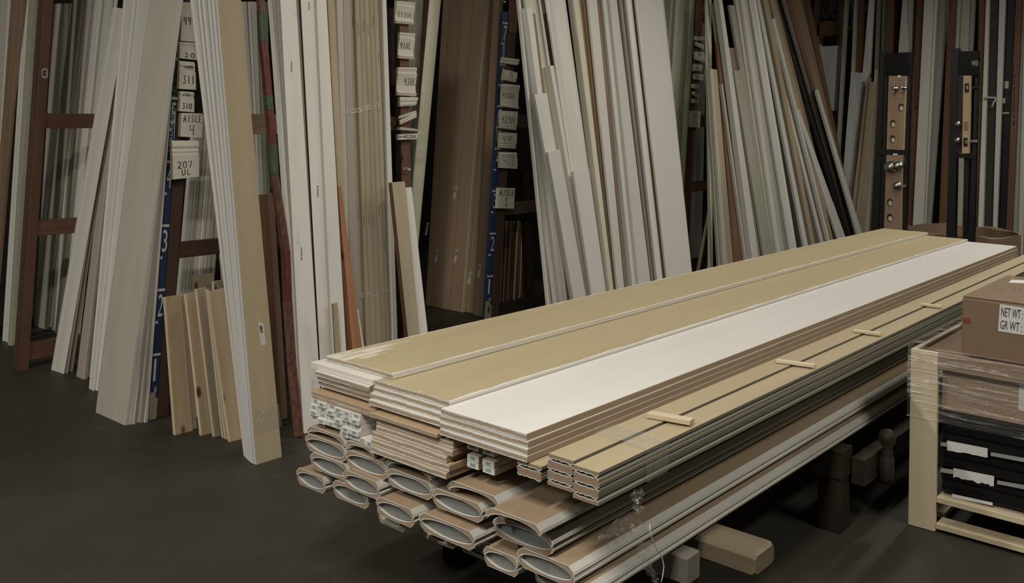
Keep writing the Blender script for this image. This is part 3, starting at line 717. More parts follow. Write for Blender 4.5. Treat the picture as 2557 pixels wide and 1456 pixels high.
# ---- yellow-faced bundle leaning out in the aisle
pY = Lean('u', -1.57, 9)
R = Row(pY, 'back in the yellow-faced bundle', 'boards in the yellow-faced bundle')
yb = R.add('yellow-tan board with a barcode label and stretch wrap', ('A4', 628, 790, 1386), ('A3', 346, 492, 0), 'mdf_light', .015, edge='blue_white')
for i, (a, c_, m_, e_) in enumerate([(608, 322, 'white', 'blue_white'), (596, 298, 'brown_light', 'blue_white'), (585, 262, 'white', 'blue_white'), (575, 238, 'pine_pale', 'white'), (566, 192, 'white', 'white')]):
    R.add(('white board edge', 'white board edge', 'bluish-white board edge', 'cream board edge', 'white board edge standing off from the bundle')[i], ('A4', a, a + 150, 1388 - i * 6), ('A3', c_, c_ + 130, 0), 'white', .015, edge=e_, off=-.022 * (i + 1))
R.build()
sticker(yb, pY, 'A4', 665, 616, 32, 136, -18)
def wrap_band(parent, pl, c, pts, off=.004, mat='film_tape', label=None):
    if isinstance(parent, Tok): off += parent.off; parent = parent.o
    q = [pl.hit(*px(c, *p), off) for p in pts]
    P = patch_fn(*q, 0, V)
    vs, fs = [], []; rng = random.Random(5); N, K = 18, 8
    for j in range(K + 1):
        for i in range(N + 1):
            vs.append(P(i / N, j / K) + pl.n * (rng.random() * .003))
    for j in range(K):
        for i in range(N): fs.append((j * (N + 1) + i, j * (N + 1) + i + 1, (j + 1) * (N + 1) + i + 1, (j + 1) * (N + 1) + i))
    o = mesh_local('stretch_wrap', vs, fs, mat, parent)
    return tag(o, label, 'plastic film', 'bands of clear film') if label else o
wrap_band(None, pY, 'A4', [(618, 1215), (785, 1180), (765, 1040), (600, 1080)], label='clear film wound round the foot of the yellow-faced bundle')

# ---- pole wrapped in coloured film
def tube(name, pts, rad, mat, parent=None, seg=12, wob=0.0, caps=True):
    vs, fs = [], []; rng = random.Random(len(pts) * 7 + int(rad * 9999))
    for i, p in enumerate(pts):
        d = (pts[min(i + 1, len(pts) - 1)] - pts[max(i - 1, 0)]).normalized()
        a = d.cross(Vector((0.3, 1, .2))).normalized(); b = d.cross(a)
        for j in range(seg):
            t = j / seg * 2 * math.pi; r = rad * (1 + wob * (rng.random() - .5))
            vs.append(p + (a * math.cos(t) + b * math.sin(t)) * r)
    for i in range(len(pts) - 1):
        for j in range(seg):
            fs.append((i * seg + j, i * seg + (j + 1) % seg, (i + 1) * seg + (j + 1) % seg, (i + 1) * seg + j))
    if caps: fs.append(tuple(reversed(range(seg)))); fs.append(tuple(range((len(pts) - 1) * seg, len(pts) * seg)))
    return mesh_local(name, vs, fs, mat, parent, True)
pp = Lean('u', -1.74, 7)
pole = empty('wrapped_pole', pp.hit(*px('A4', 888, 1245)), 'leaning pole wrapped in red, green and brown film beside the white board bundle', 'pole')
pk = lambda c, x, y: pp.hit(*px(c, x, y), .01)
line = [('A4', 888, 1240), ('A4', 848, 830), ('A4', 820, 420), ('A4', 808, 110), ('A3', 690, 1060), ('A3', 680, 880), ('A3', 660, 665), ('A3', 653, 580), ('A3', 624, 250), ('A3', 618, 80), ('A3', 608, 0)]
seg = [pk(*q) for q in line]; seg.append(seg[-1] + (seg[-1] - seg[-2]).normalized() * .6)
base = seg[0]; d0 = (seg[1] - seg[0]).normalized(); seg[0] = base - d0 * (base.z / d0.z) + ZU * .003
def lengths(a, b, n): return [seg[a].lerp(seg[b], i / n) for i in range(n + 1)]
for i, (a, b, m_) in enumerate([(0, 1, 'brown_wrap'), (1, 2, 'brown_wrap'), (2, 3, 'red_wrap'), (3, 4, 'brown_wrap'), (4, 5, 'green_wrap'), (5, 6, 'red_wrap'), (6, 7, 'green_wrap'), (7, 8, 'red_wrap'), (8, 9, 'green_wrap'), (9, 11, 'brown_wrap')]):
    tube('film_sleeve', lengths(a, b, 14), (.0225 if m_ != 'green_wrap' else .0235) - .0003 * i, m_, pole, 14, .08, False)

# ================================================================ white board bundle
pD = Lean('u', -1.74, 6)
R = Row(pD, 'from the wrapped pole', 'boards in the tall white bundle')
for i, (a, b, c_, d_) in enumerate([(170, 260, 38, 120), (180, 260, 56, 140), (190, 270, 76, 150), (196, 275, 98, 160)]):
    R.add('white board edge', ('A6', a, b, 1330), ('A5', c_, d_, 0), 'white', .014, off=-.02 * (4 - i), edge='white')
wd1 = R.add('wide white board with two faded barcode prints', ('A6', 201, 348, 1330), ('A5', 122, 243, 0), 'white_dirty', .015, edge='white')
R.add('recessed white board edge', ('A6', 330, 356, 1330), ('A5', 240, 262, 0), 'stone', .012, off=-.022)
wd2 = R.add('wide white board with printed barcodes', ('A6', 358, 470, 1330), ('A5', 275, 400, 0), 'white_dirty', .015, edge='dark')
R.add('white board with a ragged edge', ('A6', 456, 562, 1330), ('A5', 396, 472, 0), 'white_dirty', .012, off=.016, edge='white')
R.build()
def stamp(parent, pl, c, x, y, w_, h, off=.002, mat='ink_faded'):
    if isinstance(parent, Tok): off += parent.off; parent = parent.o
    rng = random.Random(int(x * 3 + y)); r = []; t = 0.0
    while t < .95:
        d = .03 + rng.random() * .06; r.append((0 + rng.random() * .2, 1 - rng.random() * .25, t, min(1, t + d))); t += d + .03 + rng.random() * .04
    rib('printed_code', lambda s, q: pl.hit(*px(c, x + (s - .5) * w_, y - (q - .5) * h), off), r, mat, parent)
stamp(wd1, pD, 'A5', 207, 500, 10, 90); stamp(wd1, pD, 'A6', 222, 588, 12, 92); stamp(wd2, pD, 'A5', 340, 40, 10, 70); stamp(wd2, pD, 'A6', 345, 110, 10, 90, mat='ink')
pD2 = Lean('u', -1.84, 5)
strip('leaning_board', pD2, ('A6', 500, 545, 200), ('A5', 478, 532, 0), 'tan', .015, label='tan board showing behind the white bundle above the orange plank', cat='board', group='boards behind the white bundle')
strip('orange_plank', Lean('u', -1.70, 10), ('A6', 607, 680, 1310), ('A6', 494, 522, 76), 'orange_wood', .05, edge='orange_wood', label='orange-brown plank leaning beside the tall white bundle', cat='plank')
strip('grey_stick', Lean('u', -1.70, 3), ('A6', 479, 522, 1335), ('A6', 458, 496, 962), 'tan', .012, label='short tan stick standing against the white bundle', cat='stick', edge='brown_light')
strip('leaning_board', Lean('u', -1.76, 8), ('A6', 678, 698, 1295), ('A6', 640, 652, 1010), 'white', .01, label='thin white sliver between the orange plank and the poplar boards', cat='board')
# ================================================================ poplar bundle
pE = Lean('u', -1.90, 5)
R = Row(pE, 'in the poplar bundle', 'boards in the poplar bundle')
els = []
for i, (a, b, c_, d_, m_, t_) in enumerate([(570, 600, 550, 596, 'stone', 'grey-white board'), (602, 668, 597, 650, 'mauve', 'mauve-grey board'), (669, 713, 651, 686, 'poplar', 'poplar board with printing'), (714, 748, 687, 722, 'poplar', 'poplar board with printing'),
        (749, 790, 723, 760, 'poplar', 'poplar board with printing'), (791, 830, 761, 795, 'poplar', 'poplar board with printing'), (831, 868, 796, 830, 'poplar', 'poplar board with printing'), (869, 896, 831, 866, 'poplar', 'poplar board with printing'), (897, 914, 867, 895, 'mauve', 'mauve-grey board'), (915, 950, 896, 926, 'white', 'bright white board')]):
    els.append(R.add(t_, ('A6', a, b, 1240), ('A5', c_, d_, 0), m_, .022, prof='edge' if m_ == 'poplar' else 'flat', off=.0 + (.012 if m_ == 'white' else 0)))
R.build()
for e, (x1, y1), (x2, y2) in [(els[2], (669, 160), (650, 285)), (els[3], (711, 220), (694, 340)), (els[4], (753, 200), (735, 310)), (els[5], (786, 225), (770, 335)), (els[6], (826, 160), (811, 260)), (els[7], (867, 425), (855, 520))]:
    stamp(e, pE, 'A5', x1, y1, 5, 84, .001, 'ink'); stamp(e, pE, 'A6', x2, y2, 5, 84, .001, 'ink')
wrap_band(None, pE, 'A6', [(655, 925), (880, 887), (876, 852), (650, 880)], .002, label='lower band of clear film round the poplar bundle')
wrap_band(None, pE, 'A5', [(622, 870), (880, 815), (876, 775), (620, 830)], .002, label='upper band of clear film round the poplar bundle')
strip('poplar_offcut', Lean('u', -1.72, 9), ('A6', 1028, 1118, 1213), ('A6', 906, 1006, 43), 'poplar', .03, edge='brown', end='pine_pale', label='poplar offcut with a brown edge leaning beyond the poplar bundle', cat='offcut')
strip('white_offcut', Lean('u', -1.80, 8), ('A6', 1100, 1180, 1195), ('A6', 985, 1056, 86), 'white_dirty', .02, edge='white', label='white board offcut leaning beside the poplar offcut', cat='offcut')

# ================================================================ cove lengths and cartons before the AISLE 3 post
pl = Lean('u', -2.85, 2)
R = Row(pl, 'between sample post and brown cartons', 'lengths between sample post and cartons')
R.add('ribbed grey-green moulding', ('B1', 30, 78, 1380), ('B1', 62, 118, 0), 'sage', .02, prof='case')
R.add('ribbed grey-green moulding', ('B1', 80, 112, 1380), ('B1', 119, 176, 0), 'sage', .02, prof='case2')
R.add('brown plank', ('B1', 113, 150, 1380), ('B1', 177, 232, 0), 'brown', .02, off=-.02)
strip('cove_moulding', Lean('u', -2.72, 3), ('B1', 105, 190, 1400), ('B1', 233, 320, 0), 'cream', .02, prof='round', label='long rounded cream moulding leaning against the brown cartons', cat='moulding')
pC = Lean('v', 3.33, 5)
R = Row(pC, 'from the cream moulding, by the AISLE 3 rule', 'tall flat cartons', 'carton', 'flat_carton')
cs = []
for a, b, c_, d_ in [(226, 268, 322, 372), (269, 364, 373, 470), (366, 445, 471, 550), (446, 551, 551, 645)]:
    cs.append(R.add('tall flat brown carton', ('B2', a, b, 1240 + (a - 226) * .22), ('B1', c_, d_, 0), 'carton_dark', .035, cat='carton', name='flat_carton'))
R.add('thin cream board edge', ('B2', 552, 561, 1305), ('B1', 646, 657, 0), 'pine_pale', .035, off=.004, cat='board', name='wood_strip')
cs.append(R.add('tall flat brown carton', ('B2', 562, 660, 1320), ('B1', 658, 705, 0), 'carton_dark', .035))
cs.append(R.add('tall flat brown carton', ('B2', 661, 757, 1345), ('B1', 706, 756, 0), 'carton_dark', .035))
R.build()
for k, x, y in [(0, 240, 552), (1, 328, 800), (2, 497, 224), (2, 503, 800), (5, 716, 932), (4, 628, 998)]:
    sticker(cs[k], pC, 'B2', x, y, 21, 116, 18, .001)
for k, x, y in [(3, 540, 1060), (4, 655, 1070), (5, 748, 1085)]:
    wrap_band(cs[k], pC, 'B2', [(x - 40, y + 40), (x + 6, y + 45), (x + 8, y - 25), (x - 36, y - 30)], .002)
# brown lengths behind the AISLE 3 frame
pl = Lean('u', -3.1, 2); bls = []
R = Row(pl, 'behind the AISLE 3 rails', 'brown lengths behind the AISLE 3 frame')
for i, (a, b, c_, d_) in enumerate([(905, 930, 940, 962), (932, 966, 966, 1000), (968, 1028, 1002, 1064), (1030, 1076, 1066, 1104), (1078, 1124, 1106, 1150), (1126, 1160, 1152, 1182)]):
    bl_ = R.add('brown length with a cream edge', ('B2', a, b, 1225), ('B2', c_, d_, 480), 'brown', .02, edge='brown', extra=.7, off=(i % 2) * .006)
    bls.append((bl_, a, c_))
R.build()
for bl_, a, c_ in bls: strip('pale_edge', pl, ('B2', a, a + 8, 1225), ('B2', c_, c_ + 8, 480), 'pine_pale', .012, off=bl_.off + .0125, parent=bl_.o)

# ================================================================ the white stack leaning in mid aisle
pH = Lean('u', -1.90, 9)
R = Row(pH, 'from AISLE 3 in the white stack', 'boards in the white stack')
def H(desc, lo, hi, mat, **k):
    k.setdefault('depth', .02); return R.add(desc, ('B4',) + lo, ('B3',) + hi, mat, **k)
H('slim white board edge', (338, 352, 1385), (43, 60, 0), 'white', off=-.02)
H('slim white board edge', (353, 366, 1385), (61, 77, 0), 'pinkish', off=-.015)
H('whitish board edge', (372, 398, 1385), (78, 92, 60), 'white', off=-.03, depth=.04)
H('white board edge with a cut top', (440, 461, 1370), (85, 104, 148), 'white', off=.0, depth=.05)
H('shaded grey board face', (462, 506, 1365), (96, 120, 200), 'grey', off=-.03)  # shadowed side of a board, its shade put into the grey
H('white board edge', (507, 527, 1360), (104, 150, 60), 'white', off=.02, depth=.05)
H('tan-grey board face', (528, 571, 1350), (130, 170, 100), 'brown_light', off=-.02)
H('greenish-white cove moulding', (590, 650, 1340), (92, 178, 0), 'cream', prof='cove', off=.0)
H('slim whitish length', (640, 668, 1335), (178, 197, 0), 'stone', off=-.02)
H('slim whitish length', (668, 700, 1330), (198, 213, 0), 'white', off=-.025)
H('slim grey length', (690, 712, 1328), (230, 256, 0), 'stone', off=-.06)
H('short white board with a square top', (570, 650, 1340), (166, 262, 710), 'white', off=.045, end='stone')
H('shorter white board with a square top', (588, 712, 1340), (266, 362, 1142), 'white', off=.075, end='stone')
H('dark gap between boards, filled brown', (702, 722, 1312), (256, 276, 100), 'brown', off=-.05, depth=.03)  # brown strip standing in for the dark gap between boards
H('white board edge cut off mid height', (724, 748, 1308), (282, 312, 497), 'white', off=.01, depth=.05)
H('broad white crown moulding', (742, 902, 1300), (258, 408, 0), 'white', prof='crown', off=-.005)
H('short satin board with a notched top', (757, 901, 1290), (460, 580, 1290), 'white_sheet', off=.06, end='white')
H('patchy tan and orange finger-jointed board', (890, 932, 1272), (432, 468, 0), 'tan', off=-.03)
H('slim cream board edge', (933, 970, 1266), (462, 502, 0), 'cream', off=.01, depth=.05)
H('tan board', (950, 982, 1262), (502, 536, 0), 'tan', off=-.02)
H('tan-brown board face', (972, 1012, 1256), (534, 578, 0), 'brown_light', off=.0)
H('white board', (1010, 1072, 1245), (572, 640, 0), 'white', off=.03)
H('slim brownish board edge', (1074, 1092, 1238), (640, 664, 0), 'brown_light', off=-.03)
H('slim whitish board edge', (1093, 1115, 1234), (652, 684, 0), 'white', off=-.02)
H('slim whitish board edge', (1116, 1148, 1228), (668, 700, 0), 'stone', off=-.01)
H('ribbed white moulding', (1148, 1212, 1218), (684, 738, 0), 'white', prof='bead', off=.01)
H('plain white board', (1212, 1325, 1196), (738, 790, 0), 'white', off=.015)
H('brown board edge', (1320, 1346, 1184), (782, 816, 0), 'brown', off=-.04, depth=.04)
H('slim stone-grey board', (1345, 1384, 1172), (818, 858, 0), 'stone', off=-.02)
H('rounded satin white moulding', (1384, 1440, 1162), (858, 902, 0), 'white_sheet', prof='cove', off=.02)
H('pinkish board face', (1432, 1466, 1156), (900, 930, 0), 'mauve', off=-.01)
wide = H('broadest plain white board', (1476, 1722, 1110), (932, 1137, 0), 'white_sheet', off=.045, depth=.018, edge='pine_pale')
strip('leaning_board', pH, ('B4', 1640, 1690, 800), ('B3', 1100, 1147, 0), 'pine_pale', .012, off=.02, label='thin tan board edge peeping behind the widest white board', cat='board', group='boards in the white stack')
for y0, y1, m_ in [(60, 410, 'orange_wood'), (870, 1020, 'orange_wood')]:
    pass
R.build()
fj = next(o for o in COL.objects if o.get('label', '').startswith('patchy tan'))
Mf = o_info[fj.name][0]; offf = (Mf.translation - pH.p0).dot(pH.n) + .0012
for c, a, b, y0, y1, m_ in [('B3', 586, 606, 1262, 1440, 'orange_wood'), ('B4', 738, 800, 60, 410, 'orange_wood'), ('B4', 846, 898, 868, 1020, 'orange_wood'), ('B3', 500, 528, 560, 690, 'pine_pale')]:
    if c == 'B4': q4 = [(a, y0), (a + (y1 - y0) * .12, y1), (b - 16, y1), (b - 16 - (y1 - y0) * .12 - 14, y0)]
    else: q4 = [(a - 14, y0), (a + 4, y1), (b + 4, y1), (b - 12, y0)]
    rib('patch', lambda s, t: (lambda A, B, C, D: A * (1 - s) * (1 - t) + D * s * (1 - t) + C * s * t + B * (1 - s) * t)(*[pH.hit(*px(c, *p), offf) for p in q4]), [(0, 1, 0, 1)], m_, fj)
film = wrap_band(None, pH, 'B4', [(905, 1160), (945, 1150), (930, 1050), (892, 1045)], .075, 'film_loose', 'crumpled clear film low on the white stack beside the short satin board')

# ---- green lengths and what stands behind the slim sample post
pI = Lean('u', -2.60, 1.2)
R = Row(pI, 'between widest white board and slim post', 'green lengths')
for a, b, c_, d_, m_ in [(1062, 1116, 1142, 1198, 'deep_green'), (1117, 1156, 1200, 1240, 'pale_green'), (1157, 1190, 1241, 1274, 'sage'), (1191, 1224, 1275, 1311, 'pale_green'), (1225, 1264, 1312, 1344, 'deep_green'), (1266, 1302, 1346, 1386, 'pale_green')]:
    R.add({'deep_green': 'white length tinted dark green for shade', 'pale_green': 'green length', 'sage': 'pale sage length'}[m_], ('B3', a, b, 1390), ('B3', c_, d_, 0), m_, .03, prof='edge')
pI2 = Lean('u', -3.05, 2)
R = Row(pI2, 'behind the slim sample post', 'lengths behind the slim sample post')
R.add('sage length', ('B4', 1686, 1714, 950), ('B3', 1400, 1432, 30), 'sage', .03)
R.add('blue-grey length', ('B4', 1715, 1770, 950), ('B3', 1432, 1452, 30), 'blue_grey', .03, prof='case')
R.add('blue-grey length', ('B4', 1771, 1808, 950), ('B3', 1453, 1476, 30), 'blue_grey', .03, prof='case2')
strip('lath', Lean('u', -2.5, 2), ('B6', 382, 406, 1390), ('B6', 516, 532, 690), 'pine_pale', .012, label='thin pale lath crossing in front of the slim post base', cat='lath', group='thin laths')
strip('lath', Lean('u', -2.45, 2), ('B6', 484, 502, 1360), ('B6', 538, 550, 780), 'brown_light', .012, label='thin brown lath standing next to the pale crossing lath', cat='lath', group='thin laths')

# ================================================================ the mixed stack farther down the aisle
pJ = Lean('u', -1.95, 9)
R = Row(pJ, 'along the mixed far stack', 'lengths in the mixed far stack')
def J(desc, lo, hi, mat, c2='B5', **k):
    k.setdefault('depth', .025); return R.add(desc, ('B6',) + lo, (c2,) + hi, mat, **k)
J('slim cream moulding', (506, 534, 600), (537, 590, 0), 'cream', off=-.16, prof='bead')
J('grey-green length in the tan-topped group', (596, 640, 1320), (535, 572, 742), 'sage', prof='case', off=-.01)
J('pale length in the tan-topped group', (641, 680, 1330), (573, 600, 736), 'stone', off=.0)
J('tan board with a square top', (681, 734, 1310), (600, 645, 742), 'tan', off=.0)
J('dark brown board', (736, 822, 1290), (645, 690, 452), 'brown', off=-.03)
J('slim grey-green length cut off near the top', (826, 846, 1285), (598, 630, 34), 'sage', off=-.03)
J('slim dark green length', (847, 862, 1280), (630, 655, 0), 'deep_green', off=-.04)
J('slim pale length', (850, 868, 1278), (690, 708, 900), 'stone', off=-.0)
J('bright white board edge', (915, 980, 1255), (664, 702, 0), 'white', off=.03, depth=.05)
J('slim grey length', (982, 998, 1246), (750, 786, 512), 'grey', off=-.01)
J('brown length', (999, 1044, 1240), (786, 830, 512), 'brown_light', off=-.03)
J('wide grey-green board with tape', (1030, 1110, 1232), (828, 912, 752), 'sage', prof='case', off=.02)
J('grey-green length cut off near the top', (1098, 1124, 1226), (780, 832, 55), 'sage', off=.0)
J('ribbed stone moulding', (1111, 1152, 1218), (842, 905, 0), 'stone', prof='case', off=-.01)
J('pale moulding', (1155, 1194, 1206), (906, 944, 0), 'white', off=.005)
J('stone moulding', (1195, 1226, 1198), (944, 968, 0), 'stone', off=-.005)
J('blue-grey shaded length', (1226, 1280, 1188), (960, 1002, 0), 'blue_grey', off=-.02)
J('ribbed whitish moulding', (1280, 1350, 1170), (995, 1068, 0), 'white', prof='bead', off=.01)
J('dark strip for the shade of a gap', (1350, 1412, 1150), (1066, 1086, 300), 'dark', off=-.04)  # dark-coloured strip in place of a shaded gap
J('pale moulding', (1414, 1450, 1140), (1072, 1106, 0), 'white', off=.01)
J('pale moulding', (1451, 1482, 1130), (1107, 1142, 0), 'white', off=.004, prof='edge')
J('tan length', (1483, 1520, 1120), (1143, 1192, 0), 'tan', off=.01)
J('brown length', (1521, 1540, 1112), (1190, 1212, 0), 'brown', off=-.02)
J('pinkish length', (1540, 1572, 1106), (1150, 1180, 300), 'mauve', off=-.01)
J('pale length fanning out', (1572, 1600, 1098), (1290, 1312, 700), 'white', off=-.02)
J('grey length fanning out', (1600, 1632, 1090), (1300, 1322, 560), 'stone', off=-.03)
J('white board edge fanning out', (1640, 1658, 1078), (1240, 1262, 200), 'white', off=.02)
J('tan length', (1655, 1692, 1074), (1210, 1268, 0), 'tan', off=.015)
J('slim tan length', (1696, 1730, 1066), (1268, 1286, 0), 'brown_light', off=-.01)
J('ribbed whitish moulding spreading wide at its foot', (1732, 1812, 1052), (1500, 1530, 1180), 'white', off=.02, prof='edge')
J('wide black board', (1815, 1870, 1044), (1272, 1352, 0), 'dark', off=-.03)
J('slim bright metal-edged length', (1870, 1884, 1040), (1352, 1402, 0), 'grey', off=-.05)
J('brown length', (1880, 1900, 1036), (1402, 1440, 0), 'brown', off=-.045)
J('brown board', (1860, 1925, 1030), (1444, 1550, 0), 'brown_light', off=-.055, prof='groove')
J('black length', (1885, 1921, 1028), (1690, 1708, 960), 'black', off=-.02)
J('pale slanting board edge', (1922, 1970, 1018), (1702, 1728, 962), 'white', off=.01)
J('thin brown slanting length', (1826, 1850, 700), (1586, 1640, 0), 'brown', off=-.07)
R.build()
gt = next(o for o in COL.objects if o.get('label', '').startswith('wide grey-green board with tape'))
wrap_band(gt, pJ, 'B5', [(838, 900), (904, 890), (899, 815), (831, 820)], (o_info[gt.name][0].translation - pJ.p0).dot(pJ.n) + .004)
strip('wrapped_length', Lean('u', -2.1, 9), ('B5', 1618, 1648, 520), ('B5', 1550, 1600, 0), 'paper', .03, off=-.12, floor=False, label='white paper wrapped length slanting above the brown lengths', cat='board')

# ================================================================ racks across the far end of the aisle
pK = Lean('v', 9.6, 2)
f5 = empty('storage_shelf', pK.hit(2040, 640), 'brown wooden shelf frame holding film-wrapped goods at the far end', 'rack', 'wooden rack frames')
strip('post', pK, ('B5', 1650, 1705, 380), ('B5', 1690, 1742, 0), 'rack_wood', .08, parent=f5)
strip('post', pK, ('B5', 1888, 1935, 1080), ('B5', 1948, 2002, 0), 'rack_wood', .08, parent=f5)
strip('shelf', pK, ('B5', 1735, 1990, 380), ('B5', 1735, 1990, 222), 'rack_wood', .05, parent=f5, floor=False, off=.004)
strip('shelf', pK, ('B5', 1815, 1960, 1300), ('B5', 1815, 1960, 1186), 'rack_wood_dark', .05, parent=f5, floor=False, off=.004)
def lump(name, c, x0, x1, y0, y1, pl, off, dep, mat, label, cat, group=None, rough=.02, seed=1, n=9):
    """A soft wrapped bale: a rounded block with a creased skin."""
    rng = random.Random(seed); A = pl.hit(*px(c, x0, y1), off); Bx = pl.hit(*px(c, x1, y1), off); T = pl.hit(*px(c, x0, y0), off)
    ex, ez = Bx - A, T - A; ey = -pl.n * dep; vs, fs, idx = [], [], {}
    def vid(i, j, k):
        if (i, j, k) not in idx:
            s, t, r = i / n, j / n, k / 3
            jit = lambda: (rng.random() - .5) * rough
            q = A + ex * (.5 + (s - .5) * (1 - .06 * (abs(t - .5) * 2) ** 4)) + ez * (.5 + (t - .5) * (1 - .06 * (abs(s - .5) * 2) ** 4)) + ey * r
            idx[(i, j, k)] = len(vs); vs.append(q + Vector((jit(), jit(), jit() * .5)))
        return idx[(i, j, k)]
    for i in range(n):
        for j in range(n):
            fs.append((vid(i, j, 0), vid(i + 1, j, 0), vid(i + 1, j + 1, 0), vid(i, j + 1, 0))); fs.append((vid(i, j, 3), vid(i, j + 1, 3), vid(i + 1, j + 1, 3), vid(i + 1, j, 3)))
        for k in range(3):
            fs.append((vid(i, 0, k), vid(i, 0, k + 1), vid(i + 1, 0, k + 1), vid(i + 1, 0, k))); fs.append((vid(i, n, k), vid(i + 1, n, k), vid(i + 1, n, k + 1), vid(i, n, k + 1)))
            fs.append((vid(0, i, k), vid(0, i + 1, k), vid(0, i + 1, k + 1), vid(0, i, k + 1))); fs.append((vid(n, i, k), vid(n, i, k + 1), vid(n, i + 1, k + 1), vid(n, i + 1, k)))
    o = mesh_local(name, vs, fs, mat, None, True)
    return tag(o, label, cat, group)
bale = lump('wrapped_bale', 'B5', 1746, 1942, -160, 214, pK, -.13, .3, 'film_bale' if 'film_bale' in MATS else 'dark', 'dark film-wrapped bale on the brown shelf at the far end', 'bale', rough=.05, seed=3)
lump('wrapped_bale', 'B5', 2024, 2118, 0, 330, Lean('v', 10.3), 0, .4, 'grey', 'grey film-wrapped bale seen between the posts at the far end', 'bale', rough=.08, seed=4)
lump('wrapped_bale', 'B5', 2010, 2110, 420, 760, Lean('v', 10.3), 0, .4, 'dark', 'dark film-wrapped bale low between the posts at the far end', 'bale', rough=.06, seed=8)
for i, (y0, y1) in enumerate([(385, 415), (419, 450), (457, 520), (530, 620), (640, 720)]):
    lump('folded_bundle', 'B5', 1686 - i * 4, 1736 - i * 6, y0, y1, pK, .17, .15, 'cardboard' if i < 2 else 'stone', ('topmost folded tan bundle below the brown shelf', 'second folded tan bundle below the brown shelf', 'pale bundle below the two tan ones, under the shelf', 'fourth bundle down beside the wrapped white carton', 'lowest bundle beside the wrapped white carton')[i], 'bundle', 'bundles piled under the shelf', rough=.004, seed=i, n=5)
wc = strip('wrapped_carton', pK, ('B5', 1775, 1885, 1185), ('B5', 1738, 1930, 492), 'paper', .12, off=.14, floor=False, label='white film-wrapped carton standing under the brown shelf', cat='carton')
R = Row(Lean('v', 9.4, 2), 'from the far shelf frame', 'uprights in the far end racks')
def K(desc, lo, hi, mat, **k):
    k.setdefault('depth', .05); return R.add(desc, lo, hi, mat, **k)
K('slim grey-green upright', ('B5', 1926, 1962, 1456), ('B5', 2008, 2044, 0), 'sage')
K('narrow greenish upright', ('B5', 2076, 2110, 780), ('B5', 2110, 2134, 0), 'stone', off=-.02)
K('brown rack post', ('B5', 2120, 2212, 770), ('B5', 2132, 2212, 0), 'rack_wood', off=-.05)
K('white film-wrapped length with tape at its top', ('B8', 326, 440, 480), ('B7', 405, 548, 776), 'paper', off=.08, prof='groove')
K('plain whitish board', ('B8', 460, 560, 300), ('B7', 597, 655, 0), 'white', off=.02)
K('brown twisted length', ('B8', 395, 450, 800), ('B7', 548, 600, 912), 'brown_light', off=.10)
K('slim tan length', ('B8', 425, 475, 860), ('B7', 575, 612, 830), 'tan', off=.12)
K('yellow board with a square top', ('B8', 440, 545, 1200), ('B7', 604, 672, 874), 'poplar', off=.15)
K('narrow stone length', ('B8', 548, 586, 1210), ('B7', 660, 684, 740), 'stone', off=.11)
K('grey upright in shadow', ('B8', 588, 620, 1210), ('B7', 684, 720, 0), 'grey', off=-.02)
K('deep green upright', ('B7', 720, 780, 900), ('B7', 740, 796, 0), 'deep_green', off=-.1)
K('brown rack post', ('B7', 770, 842, 900), ('B7', 797, 864, 0), 'rack_wood', off=-.03)
K('slim brown upright', ('B7', 850, 890, 700), ('B7', 880, 905, 0), 'rack_wood_dark', off=-.2)
K('tapering white board', ('B7', 900, 1030, 700), ('B7', 956, 1000, 0), 'white', off=-.02)
K('stone-grey upright', ('B7', 1010, 1055, 700), ('B7', 1000, 1078, 0), 'stone', off=-.08)
K('brown post with a row of pen marks', ('B8', 998, 1092, 1090), ('B7', 1106, 1182, 0), 'rack_wood', off=.02)
K('broad whitish board', ('B8', 1068, 1180, 1085), ('B7', 1188, 1290, 0), 'white', off=.06)
K('whitish ribbed length', ('B8', 1160, 1205, 1085), ('B7', 1290, 1330, 0), 'white', off=.03, prof='case')
K('blue-grey glassy length', ('B8', 1195, 1262, 1085), ('B7', 1330, 1448, 0), 'blue_grey', off=.0, prof='case')
K('brown post with notches', ('B8', 1345, 1425, 1100), ('B7', 1450, 1530, 0), 'rack_wood', off=.04)
K('thin cream edge of a brown post', ('B8', 1400, 1424, 1100), ('B7', 1436, 1450, 0), 'pine_pale', off=.02)
K('bright white board', ('B7', 1490, 1570, 700), ('B7', 1534, 1598, 0), 'white', off=.0)
K('broad pale board', ('B7', 1560, 1660, 700), ('B7', 1598, 1676, 0), 'stone', off=-.01)
K('blue-grey length low in the rack', ('B8', 1520, 1600, 1110), ('B7', 1676, 1740, 0), 'blue_grey', off=-.03, prof='case')
K('brown post with pen marks', ('B8', 1728, 1790, 1130), ('B7', 1772, 1850, 0), 'rack_wood', off=.05)
K('slim white upright with a cord tied round', ('B8', 1764, 1820, 1135), ('B7', 1850, 1890, 0), 'white', off=.08)
K('dark brown board between two white uprights', ('B8', 1822, 1924, 1140), ('B7', 1890, 1992, 0), 'dark', off=.02)
K('slim white upright', ('B8', 1922, 1968, 1160), ('B7', 1992, 2060, 0), 'white', off=.08)
K('black board with small pale stickers', ('B8', 1972, 2070, 1160), ('B7', 2062, 2166, 0), 'black', off=.0)
K('brown post with pen marks', ('B8', 2062, 2126, 1230), ('B7', 2168, 2240, 0), 'rack_wood', off=.07)
K('ribbed grey length', ('B8', 2130, 2190, 1280), ('B7', 2241, 2262, 0), 'blue_grey', off=.02, prof='case')
K('pale grey length', ('B8', 2192, 2250, 1280), ('B7', 2262, 2330, 0), 'stone', off=.03, prof='case')
pc = Lean('v', 9.28, 2)
cord = [pc.hit(*px('B7', x, y)) for x, y in [(1835, 1048), (1870, 1040), (1910, 1046), (1948, 1042), (1952, 1070), (1930, 1100), (1912, 1150)]]
